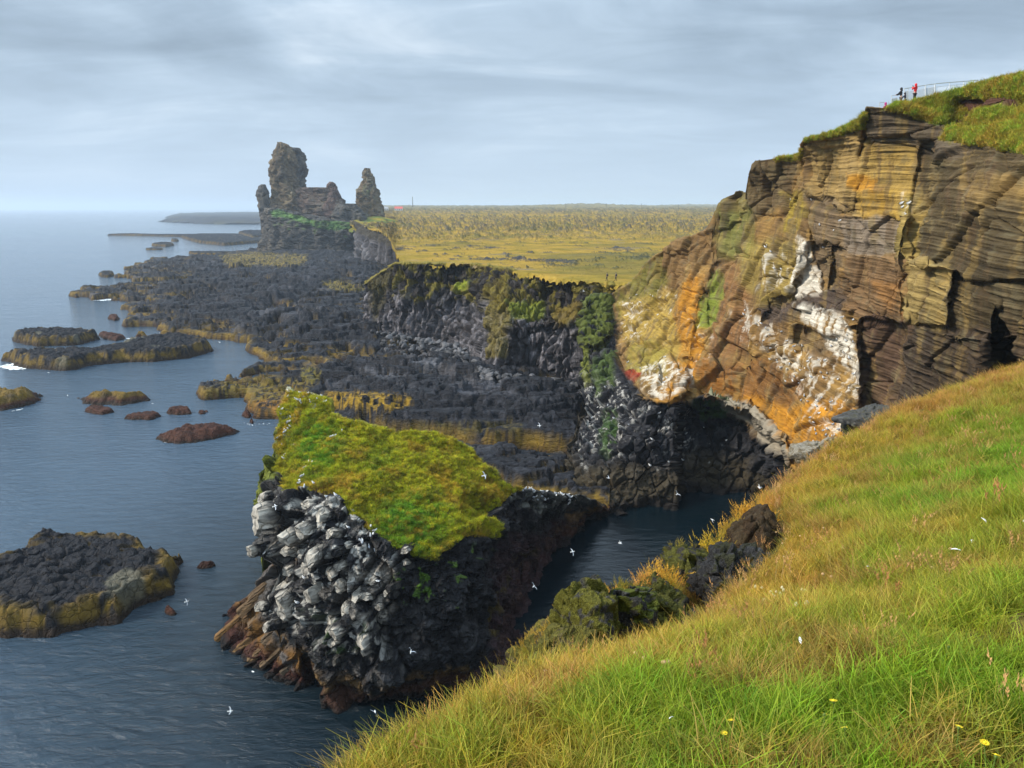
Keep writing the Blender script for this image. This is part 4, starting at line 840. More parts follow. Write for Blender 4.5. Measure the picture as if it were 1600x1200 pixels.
# ------------------------------------------------------------------ near grassy stack
base = PZ(600, 1000, 0); stack = thing('grassy_stack', 'big rock stack with sloping moss top and white stained blocks in the near water', 'sea stack', tuple(base))
top = [(400, 786), (404, 770), (414, 745), (424, 715), (433, 684), (442, 655), (446, 625), (452, 608), (462, 612), (490, 616), (512, 622), (517, 642), (547, 657), (575, 664), (600, 669), (619, 676), (650, 675), (687, 676), (710, 687), (739, 706), (768, 735), (798, 763), (830, 765), (870, 770), (905, 774), (925, 780), (950, 800)]
bot = [(400, 838), (410, 846), (428, 868), (433, 885), (437, 1064), (470, 1082), (530, 1106), (600, 1116), (660, 1108), (720, 1086), (790, 1060), (820, 1024), (822, 1000), (810, 985), (806, 972), (834, 945), (833, 920), (850, 892), (900, 846), (940, 812), (950, 810)]
ctrl = [zc(453, 608, 21.5), zc(515, 641, 20.6), zc(600, 670, 19), zc(687, 676, 18), zc(739, 706, 16), zc(798, 762, 13), (860, 768, 84), (905, 775, 94), (950, 800, 100),
        (440, 700, 76), (402, 786, 72), (400, 838, 70), (432, 880, 68), (440, 960, 68), zc(437, 1050, 0), zc(470, 1075, 0), zc(530, 1097, 0), zc(600, 1105, 0), zc(660, 1097, 0), zc(720, 1075, 0), zc(790, 1052, 0), zc(820, 1018, 0), zc(802, 971, 0), zc(830, 921, 0), zc(846, 887, 0), zc(896, 840, 0), zc(936, 806, 0),
        (460, 766, 67), (515, 769, 65), (573, 821, 62.5), (645, 860, 61.5), (671, 870, 61.5), (710, 846, 63), (770, 822, 67), (785, 790, 72), (480, 850, 64), (560, 900, 61.5), (640, 960, 61.5), (560, 1000, 61.5), (480, 980, 63.5), (720, 960, 63.5), (780, 930, 70), (820, 850, 80), (860, 810, 87), (600, 1050, 62), (750, 1010, 66)]
rel = Relief(400, 950, 620, 520, top, bot, ctrl, 100.0)
rel.warp(15, 24, 5)
V = rel.world(); q = V
grass_poly = [(430, 600), (520, 600), (600, 660), (700, 660), (830, 750), (800, 772), (780, 788), (758, 800), (772, 815), (776, 834), (740, 832), (712, 846), (690, 862), (668, 872), (640, 858), (606, 850), (573, 821), (547, 795), (515, 770), (460, 768), (438, 740)]
GRS = rel.mask(grass_poly, 3); FL = rel.mask([(404, 765), (424, 700), (436, 660), (440, 720), (425, 780), (410, 820), (398, 800)], 4)
n1 = fbm(q / 6, 4); n2_ = fbm(q / 1.5, 4, 0.6); F1, F2, rid = worley(q * np.array([0.42, 0.42, 0.3])); F3, F4, r3 = worley(q * 1.1)
ROCK = 1 - GRS
left = ss(700, 560, rel.px)
disp = ROCK * (n1 * 1.6 + (rid - 0.5) * (0.7 + 1.8 * left) + (r3 - 0.5) * 0.7 + n2_ * 0.7 - 0.6 * left * ss(0.12, 0, F2 - F1)) + GRS * (fbm(q / 3.5, 4) * 0.9 + n2_ * 0.8 + np.abs(fbm(q / 0.8, 2)) * 0.7 + 0.0)
disp -= 1.6 * rel.mask([(720, 770), (745, 765), (778, 790), (765, 812), (735, 810), (715, 800)], 4)
disp *= 0.3 + 0.7 * ss(1.0, 0.98, rel.v)
C = lerp(np.broadcast_to(A_(0.018, 0.0175, 0.019), V.shape), A_(0.045, 0.044, 0.046), ss(0, 0.3, n2_))
C = lerp(C, A_(0.13, 0.122, 0.11), left * ss(0.0, 0.35, fbm(q / 0.9, 3)) * 0.6)
C = paint(C, rel.mask([(520, 890), (610, 880), (620, 960), (560, 990), (520, 940)], 10) * ss(-0.15, 0.15, n2_), (0.26, 0.23, 0.19), 0.8)
for poly in [[(430, 780), (520, 760), (620, 860), (600, 900), (520, 930), (500, 1010), (440, 960)], [(500, 960), (600, 960), (600, 1010), (520, 1020)]]:
    C = paint(C, rel.mask(poly, 10) * ss(0.08, 0.2, fbm(q / 0.8 + 3, 3)), (0.50, 0.48, 0.43), 0.8)
C = paint(C, rel.mask([(490, 960), (580, 970), (580, 1020), (500, 1020)], 10) * ss(0, 0.2, n2_), (0.05, 0.09, 0.02), 0.7)
hz_ = V[..., 2] + n1 * 1.5
C = lerp(C, A_(0.13, 0.075, 0.025), ss(4.2, 2.8, hz_) * ss(-0.15, 0.15, n2_) * 0.9); C = lerp(C, A_(0.05, 0.022, 0.013), ss(2.4, 1.3, hz_)); C = lerp(C, A_(0.012, 0.010, 0.009), ss(0.9, 0.3, hz_))
C = paint(C, rel.mask([(770, 850), (850, 830), (900, 800), (850, 900), (840, 960), (800, 1040), (740, 1060), (760, 960)], 8), (0.045, 0.024, 0.026), 0.8)
C = paint(C, rel.mask([(800, 880), (840, 850), (800, 900), (770, 950), (765, 1040), (745, 1060), (755, 950)], 6) * ss(-0.1, 0.1, n2_), (0.09, 0.065, 0.012), 0.8)
C = paint(C, rel.mask([(610, 900), (655, 880), (690, 890), (680, 940), (640, 950), (615, 925)], 8) * ss(0.0, 0.12, n2_), (0.10, 0.19, 0.02), 0.9)
C = paint(C, rel.mask([(640, 880), (760, 850), (720, 930), (680, 960)], 14) * ss(0.22, 0.3, n2_), (0.10, 0.17, 0.02), 0.8)
C = paint(C, FL, (0.15, 0.17, 0.02), 0.9)
C = paint(C, rel.mask([(790, 760), (920, 770), (910, 790), (860, 800), (800, 785)], 5) * ss(-0.1, 0.1, n2_), (0.14, 0.14, 0.12), 0.8)
gcol = lerp(np.broadcast_to(A_(0.21, 0.19, 0.018), V.shape), A_(0.26, 0.155, 0.022), ss(-0.05, 0.3, fbm(q / 2.2, 4)))
gg = np.maximum(rel.mask([(450, 640), (540, 650), (560, 700), (500, 750), (450, 760)], 18), np.maximum(rel.mask([(590, 770), (640, 775), (690, 830), (640, 860), (590, 810)], 14), rel.mask([(620, 840), (700, 820), (690, 870), (650, 870)], 10)))
gcol = lerp(gcol, A_(0.10, 0.20, 0.02), gg * ss(-0.25, 0.15, fbm(q / 1.8 + 4, 3)) * 0.85); gcol = lerp(gcol, A_(0.10, 0.11, 0.02), ss(0.15, 0.35, n2_) * 0.7)
C = lerp(C, gcol, GRS)
C = paint(C, rel.mask([(440, 600), (515, 615), (515, 635), (470, 650), (455, 700), (440, 700)], 6) * ss(0.0, 0.12, n2_), (0.35, 0.36, 0.30), 0.7)
build_relief(rel, 'rock_body', M_BASALT, C, disp, (1.2, 4, 9, 14), (0.5, 3, 9, 22), parent=stack)
ISL = rel; ISL.G = GRS
# seaward toe
rel = Relief(330, 475, 170, 150, [(330, 985), (337, 972), (348, 958), (372, 942), (388, 930), (405, 908), (420, 892), (440, 870), (475, 870)], [(330, 1000), (345, 1012), (370, 1032), (420, 1058), (450, 1072), (475, 1082)],
             [zc(330, 994, 0), zc(370, 1028, 0), zc(420, 1054, 0), zc(470, 1076, 0), (335, 975, 76), (350, 958, 77), (385, 935, 74), (410, 905, 73), (440, 872, 70), (475, 880, 67), (400, 985, 70), (440, 980, 68)], 60)
rel.warp(5, 25, 6); V = rel.world(); q = V
al = np.stack([(V[..., 0] * 0.75 + V[..., 2] * -0.6) * 0.9, (V[..., 0] * 0.6 + V[..., 2] * 0.75) * 0.22, V[..., 1] * 0.2], -1)
f1, f2, rid = worley(al); n2_ = fbm(q / 1.5, 4, 0.6)
disp = ((rid - 0.5) * 1.7 - 0.6 * ss(0.15, 0, f2 - f1) + n2_ * 0.5) * (0.4 + 0.6 * ss(1, 0.95, rel.v))
C = lerp(np.broadcast_to(A_(0.17, 0.085, 0.022), V.shape), A_(0.07, 0.04, 0.025), ss(-0.1, 0.3, n2_))
C = paint(C, rel.mask([(385, 905), (480, 860), (480, 1010), (430, 1020), (410, 960)], 10), (0.075, 0.07, 0.065), 0.9); C = lerp(C, A_(0.15, 0.14, 0.13), (ss(400, 440, rel.px) * ss(0.1, 0.3, n2_)) * 0.7)
C = lerp(C, A_(0.05, 0.018, 0.012), ss(2.2, 1.0, V[..., 2] + n2_)); C = lerp(C, A_(0.012, 0.010, 0.009), ss(0.8, 0.2, V[..., 2]))
build_relief(rel, 'rock_toe', M_BASALT, C, disp, (1.0, 3, 7), (0.4, 2.5, 8), parent=stack)
# blocks that stand proud of the stack's seaward face
def block_mesh(seed, n=6, L_=1.0, r=0.5, white=True, nz=7):
    rr_ = random.Random(seed); ang = sorted(2 * math.pi * (k + rr_.uniform(-.25, .25)) / n for k in range(n)); V = []; C = []
    rad = [r * rr_.uniform(0.8, 1.2) for _ in ang]; sg = 4
    ring = []
    for k in range(n):
        a0, a1 = ang[k], ang[(k + 1) % n] + (2 * math.pi if k == n - 1 else 0)
        p0 = np.array([math.cos(a0), math.sin(a0)]) * rad[k]; p1 = np.array([math.cos(a1), math.sin(a1)]) * rad[(k + 1) % n]
        for s2 in range(sg): ring.append(p0 + (p1 - p0) * s2 / sg)
    ring = np.array(ring); m_n = len(ring); zs = np.linspace(0, 1, nz)
    prof = np.interp(zs, [0, 0.8, 0.97, 1], [1.05, 1.0, 0.93, 0.8]); Vv = np.zeros((nz, m_n, 3))
    tiltx = rr_.uniform(-0.5, 0.5) * r; 
    for i, z in enumerate(zs):
        Vv[i, :, :2] = ring * prof[i]; Vv[i, :, 2] = (z - 0.45) * L_ * 2 + ring[:, 0] * 0.35 * rr_.uniform(-1, 1) * (z > 0.9)
        Vv[i, :, 0] += tiltx * z
    Vv += 0.15 * r * np.stack([pn(Vv * 1.9 / r + seed), pn(Vv * 1.9 / r + seed + 9), pn(Vv * 1.9 / r + seed + 21)], -1)
    nn = fbm(Vv * 1.6 + seed, 3)
    wt = ss(0.58, 0.80, zs[:, None] * 0.9 + nn * 0.55 + 0.12 * ring[None, :, 1] / r) if white else np.zeros((nz, m_n))
    Cc = lerp(lerp(np.broadcast_to(A_(0.028, 0.027, 0.028), Vv.shape), A_(0.09, 0.083, 0.07), ss(0, 0.3, nn)), A_(0.50, 0.455, 0.38), wt * ss(-0.4, 0.05, fbm(Vv * np.array([5, 5, 1.2]) + seed, 3)))
    top_ = Vv[-1].mean(0); V_ = np.concatenate([Vv.reshape(-1, 3), top_[None]]); C_ = np.concatenate([Cc.reshape(-1, 3), Cc[-1, :1]])
    i = np.arange(nz * m_n).reshape(nz, m_n); j = np.roll(i, -1, 1)
    F = np.stack([i[:-1], j[:-1], j[1:], i[1:]], -1).reshape(-1, 4)
    me = bpy.data.meshes.new('rock_block'); faces = F.tolist() + [[int(i[-1, k]), int(j[-1, k]), len(V_) - 1] for k in range(m_n)]
    me.from_pydata(V_.tolist(), [], faces); a = me.color_attributes.new('Col', 'FLOAT_COLOR', 'POINT')
    c4 = np.ones((len(V_), 4), np.float32); c4[:, :3] = C_; a.data.foreach_set('color', c4.ravel()); me.materials.append(M_BASALT)
    me.polygons.foreach_set('use_smooth', [False] * len(faces)); return me
BM = [block_mesh(k, 5 + k % 3) for k in range(7)]; BD = [block_mesh(20 + k, white=False) for k in range(3)]
def at_rel(rel, px, py):
    i = np.argmin((rel.px - px) ** 2 + (rel.py - py) ** 2); i = np.unravel_index(i, rel.px.shape); return rel.VD[i], rel.N[i]
spots = []
for (bx, by, r_, el) in [(412, 820, 1.5, 1.6), (446, 800, 1.6, 2.2), (470, 835, 1.3, 2.0), (500, 822, 1.1, 1.6), (515, 805, 0.9, 1.2), (452, 858, 1.0, 1.2), (476, 866, 1.2, 1.6), (488, 890, 1.6, 1.5), (520, 860, 1.1, 1.5), (448, 888, 1.1, 1.2), (445, 915, 1.2, 1.7), (472, 925, 1.3, 1.6), (500, 925, 1.1, 1.5), (530, 835, 0.8, 1.2), (545, 850, 0.7, 1.0), (520, 888, 1.0, 1.1), (540, 880, 0.7, 0.9),
                        (505, 962, 1.2, 1.3), (515, 985, 0.9, 1.0), (545, 972, 1.1, 1.3), (575, 985, 0.9, 1.3), (578, 1012, 0.8, 1.2), (560, 925, 0.9, 1.0), (550, 945, 0.8, 1.0), (575, 930, 0.8, 0.9), (470, 955, 1.0, 1.2), (430, 850, 0.9, 1.0), (598, 945, 0.6, 0.8), (565, 890, 0.6, 0.7), (535, 915, 0.8, 0.9), (490, 785, 0.9, 1.2), (430, 775, 1.0, 1.8), (600, 965, 0.6, 0.7), (440, 940, 0.9, 1.1), (455, 975, 0.8, 1.0), (530, 1000, 0.8, 0.9), (585, 905, 0.6, 0.7), (608, 925, 0.5, 0.6)]:
    spots.append((bx, by, r_, el, True))
for _ in range(14):
    spots.append((R.uniform(440, 640), R.uniform(850, 1060), R.uniform(0.35, 0.7), R.uniform(0.5, 1.0), R.random() < 0.22))
for (bx, by, r_, el, wh) in spots:
    p, n_ = at_rel(ISL, bx, by)
    ax = Vector((-0.55 + R.uniform(-.25, .25), -0.75, -0.05 + R.uniform(-.3, .35))).normalized(); ax = (ax + 0.5 * Vector(n_)).normalized()
    o = link('rock_block', R.choice(BM) if wh else R.choice(BD), stack)
    o.location = Vector(p) - stack.location - ax * el * 0.15; o.rotation_euler = (ax.to_track_quat('Z', 'Y')).to_euler(); o.rotation_euler.rotate_axis('Z', R.uniform(0, 6.28))
    o.scale = (r_ * 1.45, r_ * 1.1, el * 0.95)
# long slabs on the toe
TOE = rel
for (bx, by, l_, w_) in [(352, 965, 2.6, .7), (362, 985, 2.8, .7), (380, 1000, 2.8, .7), (400, 1018, 2.4, .6), (385, 960, 3.4, .8), (402, 940, 3.4, .8), (412, 920, 3.0, .7), (415, 960, 3.2, .8), (372, 950, 2.4, .6), (425, 985, 2.8, .7), (440, 1010, 2.2, .5), (418, 1030, 2.0, .5), (345, 990, 1.8, .5), (455, 1040, 1.8, .45)]:
    p, n_ = at_rel(TOE, bx, by); ax = Vector((0.72, 0.1, 0.62)).normalized()
    o = link('rock_slab', block_mesh(int(bx * 7), 5, 1.0, 0.5, False), stack)
    cc = o.data.color_attributes['Col']; n_v = len(cc.data); c4 = np.ones((n_v, 4), np.float32)
    k = (bx - 330) / 110.; c4[:, :3] = (1 - min(1, k)) * A_(0.20, 0.10, 0.025) + min(1, k) * A_(0.10, 0.075, 0.05); cc.data.foreach_set('color', c4.ravel())
    o.location = Vector(p) - stack.location - Vector(n_) * 0.25; o.rotation_euler = ax.to_track_quat('Z', 'Y').to_euler(); o.scale = (w_ * 1.6, w_ * 1.3, l_ * 0.6)

# ------------------------------------------------------------------ foreground slope
edge = [(-2.4, -4), (-1.7, 0), (-0.98, 2.7), (-0.67, 3.5), (0.05, 4.4), (1.08, 5.4), (2.3, 7.3), (2.75, 9.4), (4.9, 13.2), (9, 17.4), (14, 20.6), (30, 28), (44, 20), (44, -4)]
sp = [(-0.95, 2.7, 37.7), (-0.67, 3.5, 37.4), (0, 4.7, 36.85), (0.98, 5.85, 36.2), (2.25, 8.3, 35.75), (5.07, 13.3, 35.4), (9, 17.4, 35.4), (14, 20.6, 35.7), (1.33, 3.6, 37.85), (1.47, 1.9, 38.4), (3, 4.1, 37.95), (7.3, 10.5, 36.75), (3.1, 6.9, 36.85), (0.5, 2.6, 38.05), (-2, -3, 38.9), (0, 0, 38.4), (3, 0, 38.9), (30, 26, 38), (40, 0, 46), (15, 5, 40.5), (12, 14, 37.2)]
def gz(x, y):
    x = np.asarray(x, float); y = np.asarray(y, float)
    z = rbf(x, y, sp, 5.0)
    q = np.stack([x, y, x * 0], -1); z = z + fbm(q / 1.6, 3) * 0.17 + fbm(q / 0.5 + 4, 2) * 0.03
    s = sdist(x + 0.35 * fbm(q / 1.1 + 2, 2), y + 0.35 * fbm(q / 1.1 + 7, 2), edge); d = np.maximum(-s, 0)
    return z - 2.6 * d - 0.25 * ss(0.5, 0, s) , s
nn_ = 330
u = np.linspace(-1, 1, nn_); X, Y = np.meshgrid(7 + 33 * np.sign(u + .35) * np.abs((u + .35) / 1.35) ** 1.6 , -6 + 66 * np.linspace(0, 1, 360) ** 1.8)
X = X - 6.5
Z, s_ = gz(X, Y); q = np.stack([X, Y, Z], -1)
Z = np.maximum(Z, -2) + ss(0.2, 1.5, -s_) * fbm(q / 2.5, 4) * 1.2
C = lerp(np.broadcast_to(A_(0.075, 0.07, 0.02), Z.shape + (3,)), A_(0.12, 0.085, 0.03), ss(-0.1, 0.3, fbm(q / 0.8, 3))); C = lerp(C, A_(0.05, 0.035, 0.022), ss(0.1, 0.7, -s_))
C = lerp(C, A_(0.05, 0.047, 0.045), ss(2, 4, -s_))
tag(link('grass_slope', mesh_np('grass_slope', np.stack([X, Y, Z], -1), grid_faces(360, nn_), M_SOIL, C)), 'steep grassy slope falling to the left in the foreground', kind='structure')
def hit(px, py):
    x, y, z = ray(px, py); t_ = 1.2
    ts = np.arange(1.2, 30, 0.02); g0, _ = gz(x * ts, y * ts); b_ = (H + z * ts) < g0
    return ts[np.argmax(b_)] if b_.any() else None
def on_slope(px, py):
    t_ = hit(px, py)
    return None if t_ is None else P(px, py, t_)

# grass clumps -----------------------------------------------------
def attr_mat(name, rough=0.6, trans=0.35):
    m, t, b = new_mat(name); K = t.links.new
    a = nd(t, 'ShaderNodeAttribute', attribute_name='tint'); a.attribute_type = 'INSTANCER'
    c = nd(t, 'ShaderNodeAttribute', attribute_name='Col')
    mx = mixc(t, 1.0, a.outputs['Color'], c.outputs['Color'], 'MULTIPLY')
    K(mx, b.inputs['Base Color']); b.inputs['Roughness'].default_value = rough; b.inputs['Specular IOR Level'].default_value = 0.2
    tr = nd(t, 'ShaderNodeBsdfTranslucent'); K(mx, tr.inputs[0]); ad = nd(t, 'ShaderNodeMixShader'); ad.inputs[0].default_value = trans * 0.75
    K(b.outputs[0], ad.inputs[1]); K(tr.outputs[0], ad.inputs[2]); K(ad.outputs[0], t.nodes['Material Output'].inputs[0])
    return m
M_GRASS = attr_mat('grass_blades'); M_TUFT = attr_mat('moss_tufts', 0.8, 0.2)
def clump(seed, nb, hgt, spread, width, lean=0.5, seeds=False, seg=3):
    r = random.Random(seed); V = []; F = []; C = []
    for b_ in range(nb):
        a = r.uniform(0, 6.283); d = spread * math.sqrt(r.random()); bx, by = d * math.cos(a), d * math.sin(a)
        h_ = hgt * r.uniform(0.55, 1.15); la = r.uniform(0, 6.283); ln = h_ * lean * r.uniform(0.2, 1.2); w_ = width * r.uniform(0.7, 1.3)
        fa = r.uniform(0, 3.14); wx, wy = math.cos(fa) * w_ / 2, math.sin(fa) * w_ / 2
        cc = (r.uniform(0.75, 1.25), r.uniform(0.8, 1.2), r.uniform(0.6, 1.2)); dry = r.random() < 0.22
        if dry: cc = (1.45, 1.2, 1.7)
        o = len(V)
        for i in range(seg + 1):
            f = i / seg; cxx = bx + math.cos(la) * ln * f * f; cyy = by + math.sin(la) * ln * f * f; z = h_ * (f - 0.18 * lean * f * f); k = 1 - f * 0.85
            V += [(cxx - wx * k, cyy - wy * k, z), (cxx + wx * k, cyy + wy * k, z)]
            sh = 0.75 + 0.35 * f; C += [(cc[0] * sh, cc[1] * sh, cc[2] * sh, 1)] * 2
        for i in range(seg): F.append((o + 2 * i, o + 2 * i + 1, o + 2 * i + 3, o + 2 * i + 2))
        if seeds and r.random() < 0.8:
            for k2 in range(9):
                f = 0.72 + 0.3 * k2 / 9; px_, py_ = bx + math.cos(la) * ln * f * f, by + math.sin(la) * ln * f * f; z = h_ * (f - 0.18 * lean * f * f)
                a2 = r.uniform(0, 6.28); e = 0.008 * (1.4 - abs(k2 - 3) / 5); o = len(V)
                V += [(px_, py_, z), (px_ + math.cos(a2) * e, py_ + math.sin(a2) * e, z + 0.008), (px_ + math.cos(a2) * e * 1.3, py_ + math.sin(a2) * e * 1.3, z + 0.022), (px_, py_, z + 0.014)]
                F.append((o, o + 1, o + 2, o + 3)); C += [(1.5, 1.1, 1.2, 1)] * 4
    me = bpy.data.meshes.new('grass_clump'); me.from_pydata(V, [], F); a = me.color_attributes.new('Col', 'FLOAT_COLOR', 'POINT')
    a.data.foreach_set('color', np.array(C, np.float32).ravel()); me.materials.append(M_GRASS); return me
def src_coll(name, meshes, mat=None):
    c = bpy.data.collections.new(name)
    for k, me in enumerate(meshes):
        if mat: me.materials.clear(); me.materials.append(mat)
        c.objects.link(bpy.data.objects.new('%s_%02d' % (name, k), me))
    return c
def scatter(name, pts, rot, scl, idx, tint, coll, parent=None, **tg):
    me = bpy.data.meshes.new(name); org = np.array(parent.location) if parent is not None else np.zeros(3)
    me.vertices.add(len(pts)); me.vertices.foreach_set('co', np.ascontiguousarray(pts - org, np.float32).ravel())
    def at(n, ty, v, key): a = me.attributes.new(n, ty, 'POINT'); a.data.foreach_set(key, np.ascontiguousarray(v, np.float32 if ty != 'INT' else np.int32).ravel())
    at('rot', 'FLOAT_VECTOR', rot, 'vector'); at('scl', 'FLOAT', scl, 'value'); at('idx', 'INT', idx, 'value')
    t4 = np.ones((len(pts), 4)); t4[:, :3] = tint; at('tint', 'FLOAT_COLOR', t4, 'color')
    g = bpy.data.node_groups.new(name + '_nodes', 'GeometryNodeTree'); g.interface.new_socket('Geometry', in_out='INPUT', socket_type='NodeSocketGeometry'); g.interface.new_socket('Geometry', in_out='OUTPUT', socket_type='NodeSocketGeometry')
    gi = g.nodes.new('NodeGroupInput'); go = g.nodes.new('NodeGroupOutput'); ip = g.nodes.new('GeometryNodeInstanceOnPoints'); ci = g.nodes.new('GeometryNodeCollectionInfo')
    ci.inputs['Collection'].default_value = coll; ci.inputs['Separate Children'].default_value = True; ci.inputs['Reset Children'].default_value = True
    def na(n, ty): a = g.nodes.new('GeometryNodeInputNamedAttribute'); a.data_type = ty; a.inputs['Name'].default_value = n; return next(o for o in a.outputs if o.enabled)
    er = g.nodes.new('FunctionNodeEulerToRotation'); g.links.new(na('rot', 'FLOAT_VECTOR'), er.inputs[0])
    g.links.new(gi.outputs[0], ip.inputs['Points']); g.links.new(ci.outputs[0], ip.inputs['Instance']); ip.inputs['Pick Instance'].default_value = True
    g.links.new(na('idx', 'INT'), ip.inputs['Instance Index']); g.links.new(er.outputs[0], ip.inputs['Rotation']); g.links.new(na('scl', 'FLOAT'), ip.inputs['Scale']); g.links.new(ip.outputs[0], go.inputs[0])
    o = link(name, me, parent); md = o.modifiers.new('scatter', 'NODES'); md.node_group = g
    return tag(o, **tg)
GC = src_coll('grass_source', [clump(k, 44, 0.15, 0.075, 0.0052, 0.85) for k in range(6)] + [clump(50 + k, 14, 0.36, 0.09, 0.0030, 0.35, True, 4) for k in range(4)])
def cand(n, x0, x1, y0, y1): return RN.uniform(x0, x1, n), RN.uniform(y0, y1, n)
bx, by = [], []
for n, x0, x1, y0, y1 in [(16000, -1.8, 6.0, 1.3, 6.5), (17000, -0.5, 12, 6.5, 12), (15000, 2, 17, 12, 23), (3000, 10, 24, 14, 26)]:
    a, c_ = cand(n, x0, x1, y0, y1); bx.append(a); by.append(c_)
bx = np.concatenate(bx); by = np.concatenate(by); z_, s_ = gz(bx, by)
yy_ = z_ - H; fw_ = by * CP - yy_ * SP; gpx = 800 + FPX * bx / fw_; gpy = 600 - FPX * (by * SP + yy_ * CP) / fw_
BARE = [(1130, 806), (1160, 800), (1226, 792), (1236, 826), (1226, 866), (1185, 895), (1130, 935), (1060, 945), (1030, 920), (1090, 870)]
kp = (s_ > -0.22) & (np.abs(bx) < by * 0.80 + 1.0) & (sdist(gpx, gpy, BARE) < 0); bx, by, z_, s_ = bx[kp], by[kp], z_[kp], s_[kp]
q = np.stack([bx, by, z_], -1); n_ = len(bx)
ga = fbm(q / 0.9, 3); gb_ = fbm(q / 2.6 + 5, 3)
right = ss(1.0, 4.5, bx - 0.35 * by + 1.2 * gb_) * ss(13, 6, by)
tint = lerp(np.broadcast_to(A_(0.46, 0.31, 0.045), (n_, 3)), A_(0.20, 0.31, 0.018), np.clip(ss(0.0, 1.9 + 0.10 * by, s_ + 2.0 * ga) * (0.88 + 0.5 * gb_) + 0.5 * right, 0, 1))
tint = lerp(tint, A_(0.10, 0.30, 0.012), right * ss(-0.15, 0.2, ga) * 0.8)
tint = lerp(tint, A_(0.40, 0.23, 0.06), ss(0.05, 0.3, fbm(q / 0.45 + 9, 2)) * 0.65); tint = lerp(tint, A_(0.44, 0.23, 0.055), ss(9, 17, by) * ss(-0.2, 0.2, gb_) * 0.65)
tint = tint * RN.uniform(0.5, 1.4, (n_, 1)) * 0.92
rot = np.stack([RN.normal(0, .14, n_), RN.normal(-0.05, .14, n_), RN.uniform(0, 6.28, n_)], -1)
scl = RN.uniform(0.7, 1.25, n_) * (1 + 0.8 * ga) * np.interp(by, [2, 8, 20], [0.85, 1.1, 1.5]); idx = RN.randint(0, 6, n_)
scatter('meadow_grass', np.stack([bx, by, z_ - 0.01], -1), rot, scl, idx, tint, GC, label='long green and golden grass covering the foreground slope', kind='stuff')
# seeding stalks, thickest along the brink
bx, by = cand(26000, -1.6, 15, 1.6, 22); z_, s_ = gz(bx, by); pr = RN.rand(len(bx)); kp = (s_ > -0.15) & (np.abs(bx) < by * 0.8 + 0.5) & (pr < 0.03 + 0.5 * ss(0.6, 0.0, s_))
bx, by, z_ = bx[kp], by[kp], z_[kp]; n_ = len(bx); ti = lerp(np.broadcast_to(A_(0.33, 0.21, 0.07), (n_, 3)), A_(0.44, 0.36, 0.13), RN.rand(n_))
scatter('seeding_grass', np.stack([bx, by, z_ - 0.01], -1), np.stack([RN.normal(0, .12, n_), RN.normal(0, .12, n_), RN.uniform(0, 6.28, n_)], -1), RN.uniform(0.55, 1.05, n_) * np.interp(by, [2, 5], [0.6, 1.0]), RN.randint(6, 10, n_), ti, GC, label='reddish seed headed grass stalks along the brink of the slope', kind='stuff')
# moss tufts on the stack and cliff top turf
def tuft(seed):
    return clump(seed, 34, 0.42, 0.30, 0.05, 0.9, seg=2)
TC = src_coll('tuft_source', [tuft(200 + k) for k in range(5)], M_TUFT)
def rel_points(rel, m, n, seed):
    w_ = m.ravel(); A = np.linalg.norm(np.cross(np.gradient(rel.VD, axis=0), np.gradient(rel.VD, axis=1)), axis=-1).ravel(); w_ = w_ * A; w_ = w_ / w_.sum()
    return np.random.RandomState(seed).choice(len(w_), n, p=w_)
def turf(rel, m, n, name, parent, cols, s0, label=None, kind='stuff', seed=1, up_=0.7):
    ii = rel_points(rel, m, n, seed); p = rel.VD.reshape(-1, 3)[ii] + RN.normal(0, 0.06, (n, 3)); q = p
    f = fbm(q / 2.5, 3); g2 = fbm(q / 0.9 + 3, 2)
    ti = lerp(lerp(np.broadcast_to(A_(*cols[0]), (n, 3)), A_(*cols[1]), ss(-0.15, 0.2, f)), A_(*cols[2]), ss(0.0, 0.3, g2)) * RN.uniform(0.7, 1.3, (n, 1))
    return scatter(name, p, np.stack([RN.normal(0, .3, n), RN.normal(0, .3, n), RN.uniform(0, 6.28, n)], -1), RN.uniform(0.6, 1.3, n) * s0, RN.randint(0, 5, n), ti, TC, parent, label=label, kind=kind)
gm = ISL.G * (ISL.v < 0.995)
ii = rel_points(ISL, gm, 15000, 4); p = ISL.VD.reshape(-1, 3)[ii] + RN.normal(0, 0.05, (15000, 3)); pxx = ISL.px.ravel()[ii]; pyy = ISL.py.ravel()[ii]
f = fbm(p / 2.2, 4); g2 = fbm(p / 0.8 + 3, 3)
ti = lerp(np.broadcast_to(A_(0.40, 0.40, 0.02), p.shape), A_(0.46, 0.33, 0.03), ss(-0.05, 0.3, f)); ti = lerp(ti, A_(0.16, 0.14, 0.02), ss(0.05, 0.3, g2) * 0.7)
gr = np.maximum(ss(60, 10, np.hypot(pxx - 500, (pyy - 700) * 0.8)), np.maximum(ss(70, 20, np.hypot((pxx - 640) * 0.8, pyy - 820)), ss(50, 10, np.hypot(pxx - 590, pyy - 720)) * 0.4))
ti = lerp(ti, A_(0.12, 0.30, 0.02), gr * ss(-0.3, 0.1, g2) * 0.9) * RN.uniform(0.65, 1.3, (len(p), 1))
o = scatter('moss_cover', p, np.stack([RN.normal(0, .3, len(p)), RN.normal(0, .3, len(p)), RN.uniform(0, 6.28, len(p))], -1), RN.uniform(0.5, 1.2, len(p)) * 0.72, RN.randint(0, 5, len(p)), ti, TC, stack, kind='stuff')
turf(CLIFF, GM * (CLIFF.px < 1640), 9000, 'cliff_turf', None, [(0.30, 0.28, 0.03), (0.36, 0.27, 0.035), (0.26, 0.33, 0.03)], 0.9, 'tussocky yellow green turf on the top of the layered cliff', seed=6)
fl = ISL.mask([(404, 765), (424, 700), (436, 660), (440, 720), (425, 780), (410, 820), (398, 800)], 4) if False else None

